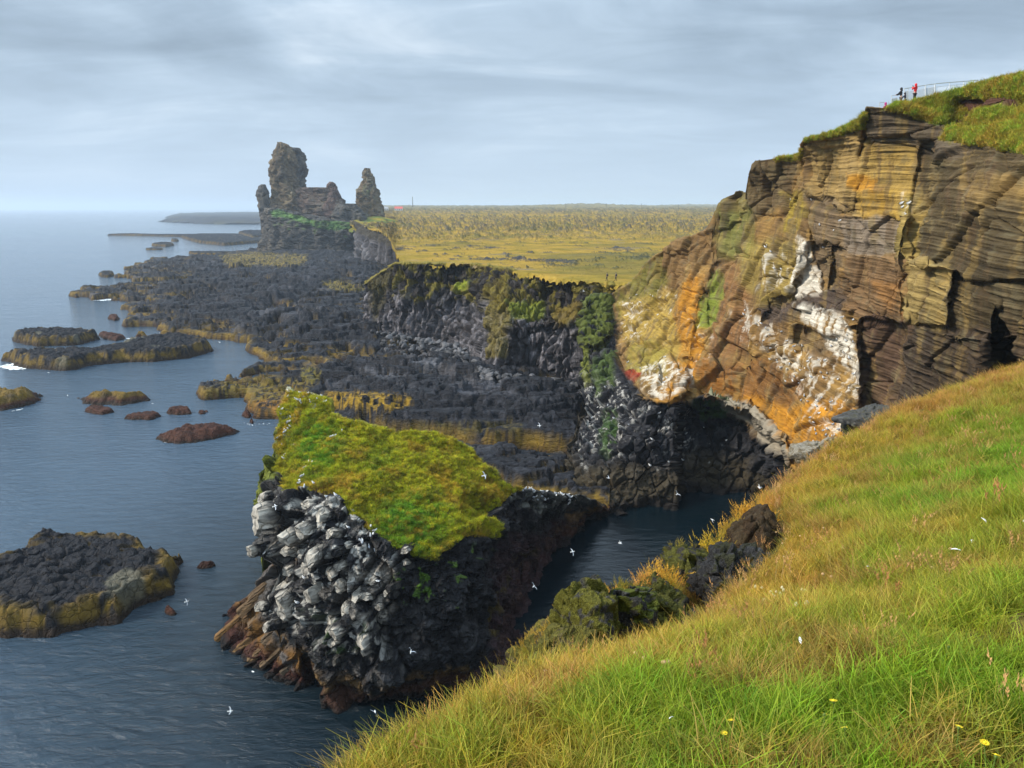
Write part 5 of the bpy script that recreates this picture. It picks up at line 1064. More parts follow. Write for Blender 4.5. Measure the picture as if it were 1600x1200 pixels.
# ------------------------------------------------------------------ mossy crags on the brink
def crag(name, label, cat, box, t0, depth, cols, amp, seed, px_poly, tilt=0.0, res=(90, 80), moss=0.5):
    """a boulder with full round body: superellipsoid pushed into angular blocks"""
    (xa, ya), (xb, yb) = box; A = P(xa, yb, t0); B = P(xb, ya, t0); c = (A + B) / 2; h = np.abs(B - A) / 2; h[1] = depth
    h[2] = abs(B[2] - A[2]) / 2
    nu, nv = (140, 120); th = np.linspace(0, 2 * np.pi, nu + 1)[:-1]; ph = np.linspace(-np.pi / 2, np.pi / 2, nv)
    T_, Ph = np.meshgrid(th, ph); f = lambda w_, e: np.sign(w_) * np.abs(w_) ** e
    D = np.stack([f(np.cos(Ph), .7) * f(np.cos(T_), .75), f(np.cos(Ph), .7) * f(np.sin(T_), .75), f(np.sin(Ph), .7)], -1)
    Dn = D / np.linalg.norm(D, axis=-1)[..., None]; rs = np.random.RandomState(seed * 31 + 5)
    def block(n_):
        pl = rs.normal(size=(n_, 3)); pl /= np.linalg.norm(pl, axis=1)[:, None]; of = rs.uniform(0.62, 1.0, n_); rr = np.full(Dn.shape[:2], 1.35)
        for k in range(n_):
            c_ = Dn @ pl[k]; rr = np.where(c_ > 0.05, np.minimum(rr, of[k] / np.maximum(c_, .05)), rr)
        return rr
    V = Dn * block(16)[..., None] * h * 1.05; V[..., 2] += V[..., 0] * tilt
    q = V + seed * 7.7; sz = float(h.mean())
    F1, F2, rid = worley(q / (0.42 * sz)); G1, G2, r2 = worley(q / (0.16 * sz))
    V = V + Dn * ((rid - 0.5) * 0.45 + (r2 - 0.5) * 0.10 - 0.10 * ss(0.08, 0, F2 - F1) + fbm(q / sz, 3) * 0.2 + fbm(q / (0.12 * sz), 3) * 0.05)[..., None] * sz * amp
    n2_ = fbm(q / (0.3 * sz) + 3, 4); upn = ss(-0.3, 0.6, D[..., 2])
    C = lerp(np.broadcast_to(A_(*cols[0]), V.shape), A_(*cols[1]), ss(-0.1, 0.3, n2_)); C = lerp(C, A_(*cols[2]), ss(0.5 - moss, 0.6 - moss, n2_ + 0.35 * upn))
    i = np.arange(nv * nu).reshape(nv, nu); j = np.roll(i, -1, 1); F = np.stack([i[:-1], j[:-1], j[1:], i[1:]], -1).reshape(-1, 4)
    base = c.copy(); base[2] -= h[2]
    o = link(name, mesh_np(name, (V + c - base).reshape(-1, 3), F, M_CRAG, C), loc=tuple(base)); return tag(o, label, cat)
M_CRAG = rock_mat('mossy_crag', 9.0, 1.0, 0.85, 0.2, var=0.75, dist=0.06, crack=1.0)
gk = [(0.07, 0.062, 0.05), (0.12, 0.11, 0.09), (0.12, 0.115, 0.02)]
crag('mossy_crag', 'lowest mossy boulder on the brink with yellow lichen left face', 'boulder', ((795, 985), (915, 1110)), 6.6, 0.45, [(0.14, 0.11, 0.045), (0.09, 0.075, 0.04), (0.16, 0.14, 0.025)], 0.8, 1, None, 0.35, moss=0.4)
crag('mossy_crag', 'mossy boulder above the lowest one, dark green', 'boulder', ((850, 935), (970, 1070)), 7.2, 0.5, [(0.075, 0.07, 0.06), (0.13, 0.12, 0.10), (0.15, 0.14, 0.02)], 0.8, 2, None, 0.1, moss=0.35)
crag('mossy_crag', 'dark cleft boulder topped by a green moss cap', 'boulder', ((930, 902), (1010, 1010)), 7.6, 0.4, [(0.06, 0.057, 0.05), (0.12, 0.115, 0.10), (0.13, 0.15, 0.02)], 0.8, 3, None, 0.0, moss=0.2)
crag('crag', 'dark grey jutting block under the round grass tuft', 'rock', ((1035, 845), (1115, 940)), 8.9, 0.5, gk, 0.8, 4, None, 0.0, moss=0.3)
crag('crag', 'dark rock between the jutting block and the earth bank', 'rock', ((1080, 862), (1165, 950)), 8.4, 0.5, [(0.045, 0.043, 0.043), (0.09, 0.088, 0.085), (0.05, 0.05, 0.025)], 0.8, 5, None, 0.15, moss=0.1)
crag('crag', 'grey flat rock under the earth bank', 'rock', ((1125, 858), (1205, 918)), 8.6, 0.4, [(0.06, 0.06, 0.062), (0.10, 0.10, 0.10), (0.05, 0.05, 0.03)], 0.7, 6, None, 0.1, moss=0.1)
crag('earth_bank', 'bare brown earth bank under overhanging turf', 'bank', ((1120, 808), (1238, 900)), 9.6, 0.7, [(0.075, 0.045, 0.022), (0.05, 0.03, 0.016), (0.09, 0.06, 0.03)], 0.6, 7, None, 0.25, moss=0.2)
crag('crag', 'small dark rock beside the dark cleft boulder', 'rock', ((985, 925), (1040, 985)), 8.3, 0.4, gk, 0.8, 8, None, 0.3, moss=0.4)
# tufts that grow on those crags
def tuft_patch(cx_, cy_, w_, h_, t0, n, tint_, seed):
    r = np.random.RandomState(seed); a = r.normal(0, .5, (n, 2)); c = P(cx_, cy_, t0); w = w_ / FPX * t0
    p = np.stack([c[0] + a[:, 0] * w * .5, c[1] + a[:, 1] * w * .5, c[2] - 0.1 + 0 * a[:, 0] - 0.35 * (a ** 2).sum(1) * w], -1); return p, np.array(tint_)[None] * r.uniform(.7, 1.3, (n, 1))
PP, TT, SS = [], [], []
for (a, b_, w_, t0, n, tn, sz) in [(1110, 862, 62, 9.2, 150, (0.46, 0.42, 0.04), 0.85), (1028, 905, 60, 8.2, 150, (0.45, 0.36, 0.05), 0.9), (1010, 925, 40, 8.0, 80, (0.44, 0.30, 0.06), 0.9), (940, 960, 44, 7.3, 110, (0.44, 0.33, 0.05), 0.6), (925, 985, 40, 7.1, 70, (0.30, 0.25, 0.05), 0.6),
                                   (1180, 812, 90, 10.5, 260, (0.40, 0.30, 0.04), 1.0), (1215, 790, 60, 11.5, 160, (0.42, 0.30, 0.06), 0.9), (880, 985, 60, 6.8, 60, (0.26, 0.2, 0.03), 0.45), (975, 912, 50, 7.7, 180, (0.20, 0.22, 0.03), 0.4), (1150, 830, 40, 10.0, 90, (0.34, 0.30, 0.04), 0.8), (905, 942, 80, 7.2, 380, (0.38, 0.32, 0.05), 0.5), (850, 990, 80, 6.7, 380, (0.36, 0.31, 0.05), 0.42), (965, 935, 50, 7.6, 140, (0.42, 0.30, 0.05), 0.6), (1075, 905, 80, 8.5, 200, (0.40, 0.28, 0.06), 0.55), (1130, 880, 80, 8.5, 160, (0.34, 0.25, 0.05), 0.5), (1060, 848, 30, 9.3, 30, (0.18, 0.18, 0.03), 0.5)]:
    p, ti = tuft_patch(a, b_, w_, 0, t0, n, tn, a); PP.append(p); TT.append(ti); SS.append(np.full(n, sz) * RN.uniform(.7, 1.25, n))
PP = np.concatenate(PP); TT = np.concatenate(TT); SS = np.concatenate(SS); n_ = len(PP)
scatter('crag_grass', PP, np.stack([RN.normal(0, .2, n_), RN.normal(0, .2, n_), RN.uniform(0, 6.28, n_)], -1), SS, RN.choice([0, 1, 2, 3, 4, 5, 6, 7], n_), TT, GC, label='orange and yellow grass tufts sprouting on the crags of the brink', kind='stuff')
crag('crag', 'low dark rock between the two mossy boulders and the orange tuft', 'rock', ((985, 915), (1060, 1000)), 7.9, 0.45, gk, 0.8, 12, None, 0.3, moss=0.45)
crag('mossy_crag', 'yellow lichened boulder sloping down to the dark cove', 'boulder', ((812, 1000), (880, 1075)), 7.4, 0.5, [(0.15, 0.12, 0.04), (0.10, 0.085, 0.04), (0.20, 0.17, 0.03)], 0.8, 13, None, 0.5, moss=0.4)
# grey columnar ledge below the dark wall
crag('rock_ledge', 'grey flat topped ledge with white streaks at the foot of the dark wall', 'rock', ((1318, 640), (1392, 668)), 62, 2.6, [(0.10, 0.10, 0.095), (0.22, 0.22, 0.21), (0.12, 0.12, 0.09)], 0.45, 9, None, 0.12, moss=0.1)
crag('rock_ledge', 'dark undercut rock beneath the grey flat ledge', 'rock', ((1318, 662), (1378, 700)), 63.5, 2.6, [(0.05, 0.047, 0.04), (0.08, 0.07, 0.05), (0.07, 0.08, 0.03)], 0.45, 10, None, 0.0, moss=0.2)
crag('bird_rock', 'pale rounded rock crowded with birds just above the grass', 'rock', ((1244, 688), (1308, 730)), 66, 1.8, [(0.28, 0.23, 0.15), (0.20, 0.15, 0.09), (0.42, 0.38, 0.30)], 0.6, 11, None, 0.2, moss=0.3)

# ------------------------------------------------------------------ rubble at the cliff foot
bms = []
for k in range(8):
    mbx = MB(); mbx.ball((0, 0, 0), (1, 0.8, 0.65), 0, 8, 6); me = mbx.mesh('boulder', plain('boulder_rock_%s' % 'abcdefgh'[k], tuple((0.045 + 0.009 * k) * c for c in (1, 0.97, 1.0)), 0.75, 0.3, 2.0))
    n_v = len(me.vertices); co_ = np.zeros(n_v * 3); me.vertices.foreach_get('co', co_); co_ = co_.reshape(-1, 3); f1_, f2_, rd = worley(co_ * 1.1 + k * 5.3); rsb = np.random.RandomState(k + 90); pl_ = rsb.normal(size=(12, 3)); pl_ /= np.linalg.norm(pl_, axis=1)[:, None]; ln_ = np.linalg.norm(co_, axis=1); dn_ = co_ / ln_[:, None]; rr_b = np.min(np.where(dn_ @ pl_.T > .1, rsb.uniform(.6, 1, 12) / np.maximum(dn_ @ pl_.T, .1), 1.3), axis=1); co_ = dn_ * rr_b[:, None] * np.array([1, .85, .75]); me.vertices.foreach_set('co', co_.ravel()); bms.append(me)
sx, sz_ = SHELF
bi = 0
footline = [(582, 516), (640, 528), (684, 536), (717, 542), (745, 570), (762, 584), (819, 589), (905, 602)]
for k in range(250):
    u_ = R.random() ** 0.9 * (len(footline) - 1); i = int(u_); f = u_ - i
    bx_ = footline[i][0] * (1 - f) + footline[min(i + 1, 7)][0] * f; by_ = footline[i][1] * (1 - f) + footline[min(i + 1, 7)][1] * f
    off = abs(R.gauss(0, 1)); by2 = by_ + off * (17 if 590 < bx_ < 790 else 7) - 2; z = max(3.6, 6.4 - off * 1.8)
    p = PZ(bx_ + R.uniform(-6, 6), by2, z); r_ = R.uniform(0.45, 1.05)
    o = link('boulder', bms[k % 8], loc=tuple(p), rot=(R.uniform(-.5, .5), R.uniform(-.5, .5), R.uniform(0, 6))); o.scale = (r_, r_, r_)
    tag(o, 'grey angular boulder in the rubble along the foot of the columnar cliff', 'boulder', 'boulders fallen along the cliff foot')

# ------------------------------------------------------------------ birds
mbx = MB(); mbx.ball((0, 0, 0.16), (0.17, 0.075, 0.085), 0, 8, 6, ry=-0.35); mbx.ball((-0.04, 0, 0.175), (0.15, 0.08, 0.07), 1, 8, 6, ry=-0.35); mbx.ball((0.145, 0, 0.27), (0.055, 0.045, 0.05), 0, 6, 5); mbx.tube([(0.18, 0, 0.265), (0.235, 0, 0.255)], [0.014, 0.003], 5, 2)
mbx.tube([(-0.14, 0, 0.12), (-0.26, 0, 0.085)], [0.045, 0.015], 6, 3, 0.5); mbx.tube([(0.02, 0.025, 0.09), (0.03, 0.025, 0)], 0.008, 4, 3); mbx.tube([(0.02, -0.025, 0.09), (0.03, -0.025, 0)], 0.008, 4, 3)
ME_P = mbx.mesh('perched_gull', [M_WHITE, M_GREYF, M_BEAK, M_DARKF], True)
def perch(p, label, group, s=1.0):
    o = link('perched_gull', ME_P, loc=tuple(p), rot=(0, 0, R.uniform(0, 6.28))); k = s * R.uniform(0.85, 1.15); o.scale = (k, k, k); tag(o, label, 'bird', group)
def perch_poly(rel, poly, n, label, group, s=1.0):
    m = (sdist(rel.px, rel.py, poly) > 0).astype(float)
    for i in rel_points(rel, m, n, n + int(poly[0][0])): perch(rel.VD.reshape(-1, 3)[i] + rel.N.reshape(-1, 3)[i] * 0.05 - np.array([0, 0, 0.03]), label, group, s)
g1 = 'gulls perched on the grassy stack'; l1 = 'white gull perched on the rim of the grassy stack'
for poly, n, l1 in [([(446, 612), (512, 620), (512, 632), (462, 640), (450, 720), (440, 720)], 34, 'white gull perched along the high peak and left rim of the grassy stack'), ([(452, 700), (520, 720), (545, 790), (500, 790), (455, 750)], 12, 'white gull perched where the moss of the stack meets the pale blocks'), ([(500, 640), (560, 690), (520, 700)], 5, 'white gull sitting alone in the green moss near the stack peak'), ([(540, 790), (600, 830), (590, 870), (545, 850)], 14, 'white gull perched on the ledge under the front moss edge of the stack'), ([(430, 790), (520, 800), (560, 940), (440, 960)], 16, 'white gull perched among the white stained blocks of the stack face')]:
    perch_poly(ISL, poly, n, l1, 'gulls ' + l1[11:], 1.15)
perch_poly(ISL, [(800, 764), (910, 774), (905, 786), (860, 792), (805, 775)], 60, 'white gull perched on the low rock neck between stack and cliff', 'gulls crowded on the rock neck', 1.1)
l2 = 'grey and white kittiwake perched on the golden cliff'
LB = ['in the pale band crossing the middle of the golden cliff', 'on the stained rock below the pale band', 'low on the orange rock near the grass edge', 'on the white slab right of the golden cliff middle', 'on the upper white streaked ledges', 'on the white rounded bulge over the black rock', 'on the black rock above the cove', 'in the brown joints of the upper cliff', 'on the yellow left shoulder of the cliff', 'on the small green ledge of the upper right cliff']
for (poly, n), lb_ in zip([([(1150, 480), (1240, 530), (1340, 590), (1340, 620), (1240, 570), (1160, 520)], 34), ([(1200, 560), (1270, 580), (1300, 630), (1260, 650)], 24), ([(1270, 620), (1340, 640), (1310, 700), (1260, 700)], 20), ([(1245, 478), (1330, 500), (1340, 590)], 10), ([(1180, 380), (1230, 390), (1210, 450)], 8), ([(975, 560), (1080, 560), (1060, 610), (1000, 600)], 10), ([(905, 590), (1080, 640), (1170, 720), (1000, 740), (905, 740)], 26), ([(1230, 290), (1320, 330), (1320, 400), (1240, 380)], 8), ([(970, 470), (1060, 450), (1060, 500), (970, 540)], 8), ([(1405, 300), (1425, 300), (1420, 340), (1405, 340)], 5)], LB):
    perch_poly(CLIFF, poly, n, 'grey and white kittiwake perched ' + lb_, 'kittiwakes ' + lb_, 1.2)
def wing(side, raise_, sweep):
    V = []; F = []; n = 7
    for i in range(n):
        f = i / (n - 1); y = side * 0.52 * f; z = 0.16 * raise_ * math.sin(f * 2.0) ; x = -sweep * f * f * 0.22 + 0.05 * math.sin(f * 3.1); ch = 0.13 * (1 - f) ** 0.5 * (1 - 0.2 * f) + 0.008
        V += [(x + ch * 0.4, y, z), (x - ch * 0.6, y, z - 0.004), (x, y, z + 0.016 * (1 - f))]
    for i in range(n - 1):
        a = 3 * i; F += [(a, a + 3, a + 5, a + 2), (a + 2, a + 5, a + 4, a + 1), (a, a + 1, a + 4, a + 3)]
    return V, F
ME_B = MB(); ME_B.ball((0, 0, 0), (0.20, 0.06, 0.06), 0, 8, 8); ME_B.ball((0.18, 0, 0.02), (0.055, 0.042, 0.042), 0, 6, 5); ME_B.tube([(0.22, 0, 0.015), (0.275, 0, 0.008)], [0.013, 0.003], 5, 1); ME_B.tube([(-0.15, 0, 0), (-0.30, 0, 0)], [0.035, 0.06], 6, 0, 0.15)
ME_B = ME_B.mesh('body', [M_WHITE, M_BEAK], True)
WM = {}
for sd_ in (1, -1):
    for kk, (ra, sw) in enumerate([(1, 1), (-0.7, 0.6), (1.6, 0.3)]):
        v_, f_ = wing(sd_, ra, sw); me = bpy.data.meshes.new('wing'); me.from_pydata(v_, [], f_); me.materials.append(M_WHITE); me.materials.append(M_DARKF); me.materials.append(M_GREYW); me.polygons.foreach_set('material_index', [1 if i_ >= 15 else (2 if i_ % 3 != 2 else 0) for i_ in range(18)]); WM[(sd_, kk)] = me
for (a, b_, t0, yaw, rol, kk, lab) in [(360, 1111, 62, 0.3, 0.5, 0, 'white gull gliding over open water left of the stack foot'), (586, 1112, 48, 1.9, 0.9, 1, 'white gull banking over dark water just above the grass seed heads'), (969, 849, 66, 2.6, 0.6, 2, 'white gull flying over the middle of the dark cove'), (895, 862, 66, 0.4, 0.8, 1, 'white gull flying over the rippled left part of the cove'), (834, 916, 60, 1.2, 0.9, 0, 'white gull flying at the right flank of the grassy stack'),
        (843, 665, 84, 0.2, 0.6, 0, 'white gull flying in front of the black basalt terrace'), (951, 747, 84, 0.1, 0.2, 0, 'white gull flying low against the black rock above the cove'), (1058, 772, 78, 0.9, 0.7, 2, 'white gull flying above the far shore of the cove'), (1113, 812, 66, 2.2, 0.9, 1, 'white gull flying over the cove nearest the grass edge'), (1186, 762, 60, 2.0, 0.7, 2, 'white gull flying before the black cave wall'), (757, 743, 60, 0.5, 0.8, 0, 'white gull flying over the moss at the right end of the stack'), (292, 940, 72, 0.7, 0.8, 1, 'white gull skimming the water between near rock and stack'), (590, 908, 58, 2.8, 0.6, 0, 'white gull flying before the pale face of the stack'), (642, 1018, 55, 1.6, 0.8, 2, 'white gull flying against the dark lower wall of the stack'), (430, 791, 64, 0.3, 0.5, 1, 'white gull flying beside the left shoulder of the stack'), (912, 455, 150, 0.3, 0.5, 0, 'small white gull flying at the green pillar top')]:
    r_ = thing('flying_gull', lab, 'bird', tuple(P(a, b_, t0))); r_.rotation_euler = (rol, R.uniform(-.2, .2), yaw); k = 0.78; r_.scale = (k, k, k)
    link('body', ME_B, r_); link('wing', WM[(1, kk)], r_); link('wing', WM[(-1, kk)], r_)

# ------------------------------------------------------------------ people
def skinmesh(name, verts, edges, mats, parent, sub=1):
    me = bpy.data.meshes.new(name); me.from_pydata([v[0] for v in verts], edges, []); me.materials.append(mats)
    o = link(name, me, parent); sk = o.modifiers.new('skin', 'SKIN')
    lay = me.skin_vertices[0] if me.skin_vertices else None
    if lay is None:
        bpy.context.view_layer.objects.active = o; me.skin_vertices.new() if hasattr(me.skin_vertices, 'new') else None
    for i, v in enumerate(verts):
        me.skin_vertices[0].data[i].radius = (v[1], v[1] * (v[2] if len(v) > 2 else 1.0))
    me.skin_vertices[0].data[0].use_root = True
    o.modifiers.new('sub', 'SUBSURF').levels = sub; o.modifiers['sub'].render_levels = sub; return o
SKIN = plain('skin', (0.50, 0.32, 0.24), 0.6); 
def person(label, loc, rz, jacket, trousers, hair, s=1.0, pose='cam', hood=False, lean=0.0, pack=None):
    J = plain('jacket_cloth', jacket, 0.8); T = plain('trouser_cloth', trousers, 0.85); HA = plain('hair_or_hood', hair, 0.8); B = plain('boot_leather', (0.03, 0.027, 0.025), 0.6)
    r_ = thing('person', label, 'person', loc, rz); r_.scale = (s, s, s); L_ = lean
    sh = 1.42; hp = 0.92
    if pose == 'cam': arms = [((0.19, 0.0 + L_, sh), (0.24, 0.16 + L_, 1.22), (0.07, 0.30 + L_, 1.50)), ((-0.19, L_, sh), (-0.24, 0.16 + L_, 1.22), (-0.07, 0.30 + L_, 1.50))]
    elif pose == 'rail': arms = [((0.19, L_, sh), (0.24, 0.20 + L_, 1.18), (0.16, 0.42 + L_, 1.12)), ((-0.19, L_, sh), (-0.24, 0.20 + L_, 1.18), (-0.16, 0.42 + L_, 1.12))]
    else: arms = [((0.19, L_, sh), (0.25, 0.03, 1.14), (0.25, 0.12, 0.90)), ((-0.19, L_, sh), (-0.25, -0.06, 1.14), (-0.24, -0.04, 0.90))]
    st = 0.16 if pose == 'walk' else 0.03
    legs = [((0.10, st * .5, 0.50), (0.11, st, 0.09)), ((-0.10, -st * .3, 0.50), (-0.11, -st, 0.09))]
    v = [((0, 0, hp), .13), ((0, L_ * .4, 1.12), .12), ((0, L_, 1.38), .14), ((0, L_ * 1.15, 1.50), .055), ((0, L_ * 1.25 + .01, 1.60), .085), ((0, L_ * 1.25 + .01, 1.69), .08)]
    e = [(0, 1), (1, 2), (2, 3), (3, 4), (4, 5)]
    for (a, b_, c) in arms:
        n = len(v); hd = Vector(c) + (Vector(c) - Vector(b_)).normalized() * 0.09; v += [(a, .055), (b_, .042), (c, .03), (tuple(hd), .035, .6)]; e += [(2, n), (n, n + 1), (n + 1, n + 2), (n + 2, n + 3)]
    for (a, b_) in legs:
        n = len(v); v += [((a[0], 0, hp - .06), .085), (a, .06), (b_, .04)]; e += [(0, n), (n, n + 1), (n + 1, n + 2)]
    skinmesh('body', v, e, SKIN, r_)
    v = [((0, 0.0, 0.80), .165, .8), ((0, L_ * .3, 1.0), .155, .8), ((0, L_ * .6, 1.2), .15, .85), ((0, L_, 1.38), .16, .8), ((0, L_ * 1.1, 1.47), .075)]; e = [(0, 1), (1, 2), (2, 3), (3, 4)]
    for (a, b_, c) in arms: n = len(v); v += [(a, .08), (b_, .065), (c, .048)]; e += [(3, n), (n, n + 1), (n + 1, n + 2)]
    skinmesh('jacket', v, e, J, r_)
    v = [((0, 0, .88), .14, .85)]; e = []
    for (a, b_) in legs: n = len(v); v += [((a[0], 0, .80), .10), (a, .078), ((b_[0], b_[1], .12), .058)]; e += [(0, n), (n, n + 1), (n + 1, n + 2)]
    skinmesh('trousers', v, e, T, r_)
    for (a, b_) in legs: mb = MB(); mb.ball((b_[0], b_[1] + .05, .045), (.05, .13, .05), 0, 8, 6); link('boot', mb.mesh('boot', B, True), r_)
    hy = L_ * 1.25; mb = MB()
    if hood: mb.ball((0, hy - .01, 1.66), (.125, .135, .155), 0, 10, 8); mb.ball((0, hy - .06, 1.52), (.12, .11, .08), 0, 10, 6)
    else: mb.ball((0, hy - .015, 1.68), (.105, .115, .115), 0, 10, 8)
    link('hood' if hood else 'hair', mb.mesh('hood', HA, True), r_)
    mb = MB(); mb.ball((0, hy + .105, 1.62), (.016, .025, .024), 0, 6, 5); mb.ball((.035, hy + .088, 1.645), (.012, .012, .01), 1, 6, 4); mb.ball((-.035, hy + .088, 1.645), (.012, .012, .01), 1, 6, 4); mb.ball((0, hy + .095, 1.575), (.028, .01, .006), 2, 6, 4)
    link('face', mb.mesh('face', [SKIN, M_DARKF, plain('lips', (.35, .14, .12))], True), r_)
    if pose == 'cam': mb = MB(); mb.box((0, hy + .33, 1.60), (.07, .02, .04)); link('camera_body', mb.mesh('camera_body', M_DARKF), r_)
    if pack: mb = MB(); mb.ball((0, L_ - .2, 1.2), (.16, .11, .26), 0, 10, 8); link('backpack', mb.mesh('backpack', plain('pack_cloth', pack)), r_)
    return r_
def ground_at(rel, px, tplus=0.0):
    j = int(np.argmin(np.abs(rel.px[0] - px))); return rel.VD[-1, j].copy()
def stand(px, back, dz):
    g_ = ground_at(CLIFF, px); d = g_[:2] / np.linalg.norm(g_[:2]); return (g_[0] + d[0] * back, g_[1] + d[1] * back, g_[2] + dz)
person('person in a bright red hooded jacket leaning over the lookout rail', stand(1428, 0.8, 0.0), 0.4, (0.62, 0.02, 0.025), (0.03, 0.03, 0.035), (0.62, 0.02, 0.025), 1.0, 'cam', True)
person('person in a dark coat standing beside the crouched one at the rail', stand(1407, 1.0, -0.12), 0.9, (0.03, 0.033, 0.04), (0.10, 0.095, 0.08), (0.03, 0.03, 0.035), 1.02, 'rail', True, 0.05)
person('shorter person in a navy coat bending behind the dark coated one', stand(1414, 0.5, -0.25), 1.5, (0.02, 0.022, 0.04), (0.02, 0.02, 0.025), (0.02, 0.02, 0.03), 0.75, 'rail', True, 0.12)
person('person in a magenta jacket half hidden at the lower end of the rail', stand(1385, 1.5, -1.0), 0.9, (0.42, 0.02, 0.20), (0.05, 0.03, 0.03), (0.42, 0.02, 0.20), 0.95, 'rail', True, 0.1)
for (a, b_, lb, rz_) in [(948, 443.5, 'left one of two dark clothed walkers on the plain near its edge', 1.6), (962, 444, 'right one of two dark clothed walkers on the plain, mid stride', 1.8)]:
    p = P(a, b_, 168); p[2] = 24.5; person(lb, tuple(p), rz_, (0.02, 0.022, 0.03), (0.02, 0.02, 0.022), (0.04, 0.03, 0.02), 1.0, 'walk', pack=(0.03, 0.03, 0.035))

# ------------------------------------------------------------------ lookout railing
MET = plain('galvanised_steel', (0.42, 0.44, 0.45), 0.45, 0.08, metal=0.6); MESHP = plain('wire_mesh_panel', (0.40, 0.43, 0.46), 0.6, 0.05)
P0 = P(1374, 168, 81); rl = thing('lookout_railing', 'pale steel railing stepping up along the cliff top lookout', 'railing', tuple(P0))
def bar(name, pts, r_, mat=MET, n=6):
    mb = MB(); mb.tube([tuple(np.array(p) - P0) for p in pts], r_, n); return link(name, mb.mesh(name, mat), rl)
TR = 80.5
tops = [(1374, 160.5), (1393, 149.5), (1403, 147.8), (1413, 138.5), (1419, 137.5), (1446, 133), (1461, 130.8), (1484, 128.6), (1506, 127), (1528, 125)]
bots = [(1374, 172), (1393, 172), (1403, 172), (1413, 164), (1419, 164), (1446, 160), (1461, 158), (1484, 152), (1506, 146), (1528, 138)]
for (a, b_), (c, d) in zip(tops, bots):
    if a == 1403: continue
    bar('post', [P(a, b_, TR), P(c, d, TR)], 0.075 if a in (1446, 1461) else 0.045)
bar('handrail', [P(1374, 160.5, TR), P(1382, 159.8, TR)], 0.03); bar('handrail', [P(1393, 149.5, TR), P(1404, 147.8, TR)], 0.03); bar('handrail', [P(a, b_, TR) for a, b_ in tops[3:]], 0.05)
bar('bottom_rail', [P(a, b_, TR) for a, b_ in bots[3:]], 0.02); bar('mid_rail', [P(1461, 136, TR), P(1484, 133.6, TR), P(1506, 132, TR), P(1527, 131, TR)], 0.018)
for (i, j) in [(1, 2), (3, 4), (4, 5), (5, 6)]:
    f = 0.28
    q0, q1 = P(tops[i][0] + .6, tops[i][1] + 4.5, TR), P(tops[j][0] - .6, tops[j][1] + 4.5, TR); q2, q3 = P(bots[j][0] - .6, bots[j][1], TR), P(bots[i][0] + .6, bots[i][1], TR)
    # woven wire: crossing thin wires
    mb = MB(); 
    for s2 in range(1, 12):
        k = s2 / 12; mb.tube([tuple(q0 + (q1 - q0) * k - P0), tuple(q3 + (q2 - q3) * k - P0)], 0.024, 4); mb.tube([tuple(q0 + (q3 - q0) * k - P0), tuple(q1 + (q2 - q1) * k - P0)], 0.024, 4)
    link('mesh_panel', mb.mesh('mesh_panel', MESHP), rl)
for k in range(34):
    a = 1462.5 + k * (64 / 33.); y0 = np.interp(a, [1461, 1484, 1506, 1527], [136, 133.6, 132, 131]); y1 = np.interp(a, [c[0] for c in bots], [c[1] for c in bots])
    bar('baluster', [P(a, y0, TR), P(a, y1, TR)], 0.014, n=4)

# ------------------------------------------------------------------ far houses, mast, poles
WALLW = plain('white_render', (0.70, 0.70, 0.68)); ROOFR = plain('red_roof', (0.55, 0.10, 0.08)); ROOFG = plain('grey_roof', (0.30, 0.31, 0.33)); GLS = plain('window_glass', (0.03, 0.035, 0.04), 0.1)
def house(label, px, w_, d_, h_, rm, t0=1500):
    c = P(px, 327.5, t0); z0 = float(plain_z(0, np.array([c[1]]))[0]); r_ = thing('house', label, 'house', (c[0], c[1], z0 + 1.5), 0.1)
    mb = MB(); mb.box((0, 0, h_ / 2), (w_ / 2, d_ / 2, h_ / 2)); link('wall', mb.mesh('wall', WALLW), r_)
    mb = MB(); a, b_ = w_ / 2 + .4, d_ / 2 + .4; mb.add([(-a, -b_, h_), (a, -b_, h_), (a, b_, h_), (-a, b_, h_), (-a, 0, h_ + d_ * .45), (a, 0, h_ + d_ * .45)], [(0, 1, 5, 4), (2, 3, 4, 5), (0, 4, 3), (1, 2, 5), (0, 3, 2, 1)]); link('roof', mb.mesh('roof', rm), r_)
    for k in range(4): mb = MB(); mb.box((-w_ / 2 + (k + .5) * w_ / 4, -d_ / 2 - .02, h_ * .55), (.6, .05, .6)); link('window', mb.mesh('window', GLS), r_)
    mb = MB(); mb.box((w_ * .08, -d_ / 2 - .03, 1.0), (.5, .05, 1.0)); link('door', mb.mesh('door', GLS), r_)
house('low white house beside the spire on the far plain', 602, 12, 8, 3.6, ROOFG); house('low white house with a red roof left of the mast', 623, 15, 9, 3.4, ROOFR)
DKM = plain('dark_steel', (0.06, 0.06, 0.065), 0.5)
c = P(645, 323, 1500); mb = MB(); mb.tube([(0, 0, -1), (0, 0, 19)], [0.7, 0.45], 6); mst = thing('radio_mast', 'thin dark mast standing by the red roofed house', 'mast', tuple(c)); link('mast_pole', mb.mesh('mast_pole', DKM), mst)
mb = MB(); [mb.box((0, 0, z), (1.0, 0.1, 0.1)) for z in (8, 13, 17)]; link('cross_arm', mb.mesh('cross_arm', DKM), mst)
for (a, b_, h_) in [(884, 328, 9), (947, 329, 10), (1002, 328, 9), (1115, 331, 10), (1060, 328, 8)]:
    c = P(a, b_, 1100); pl = thing('power_pole', 'thin wooden power pole far off on the lava plain', 'pole', tuple(c), group='power poles across the plain'); mb = MB(); mb.tube([(0, 0, -1.5), (0, 0, h_)], .16, 6); link('pole_shaft', mb.mesh('pole_shaft', DKM), pl); mb = MB(); mb.box((0, 0, h_ - .8), (1.1, .08, .08)); link('cross_arm', mb.mesh('cross_arm', DKM), pl)

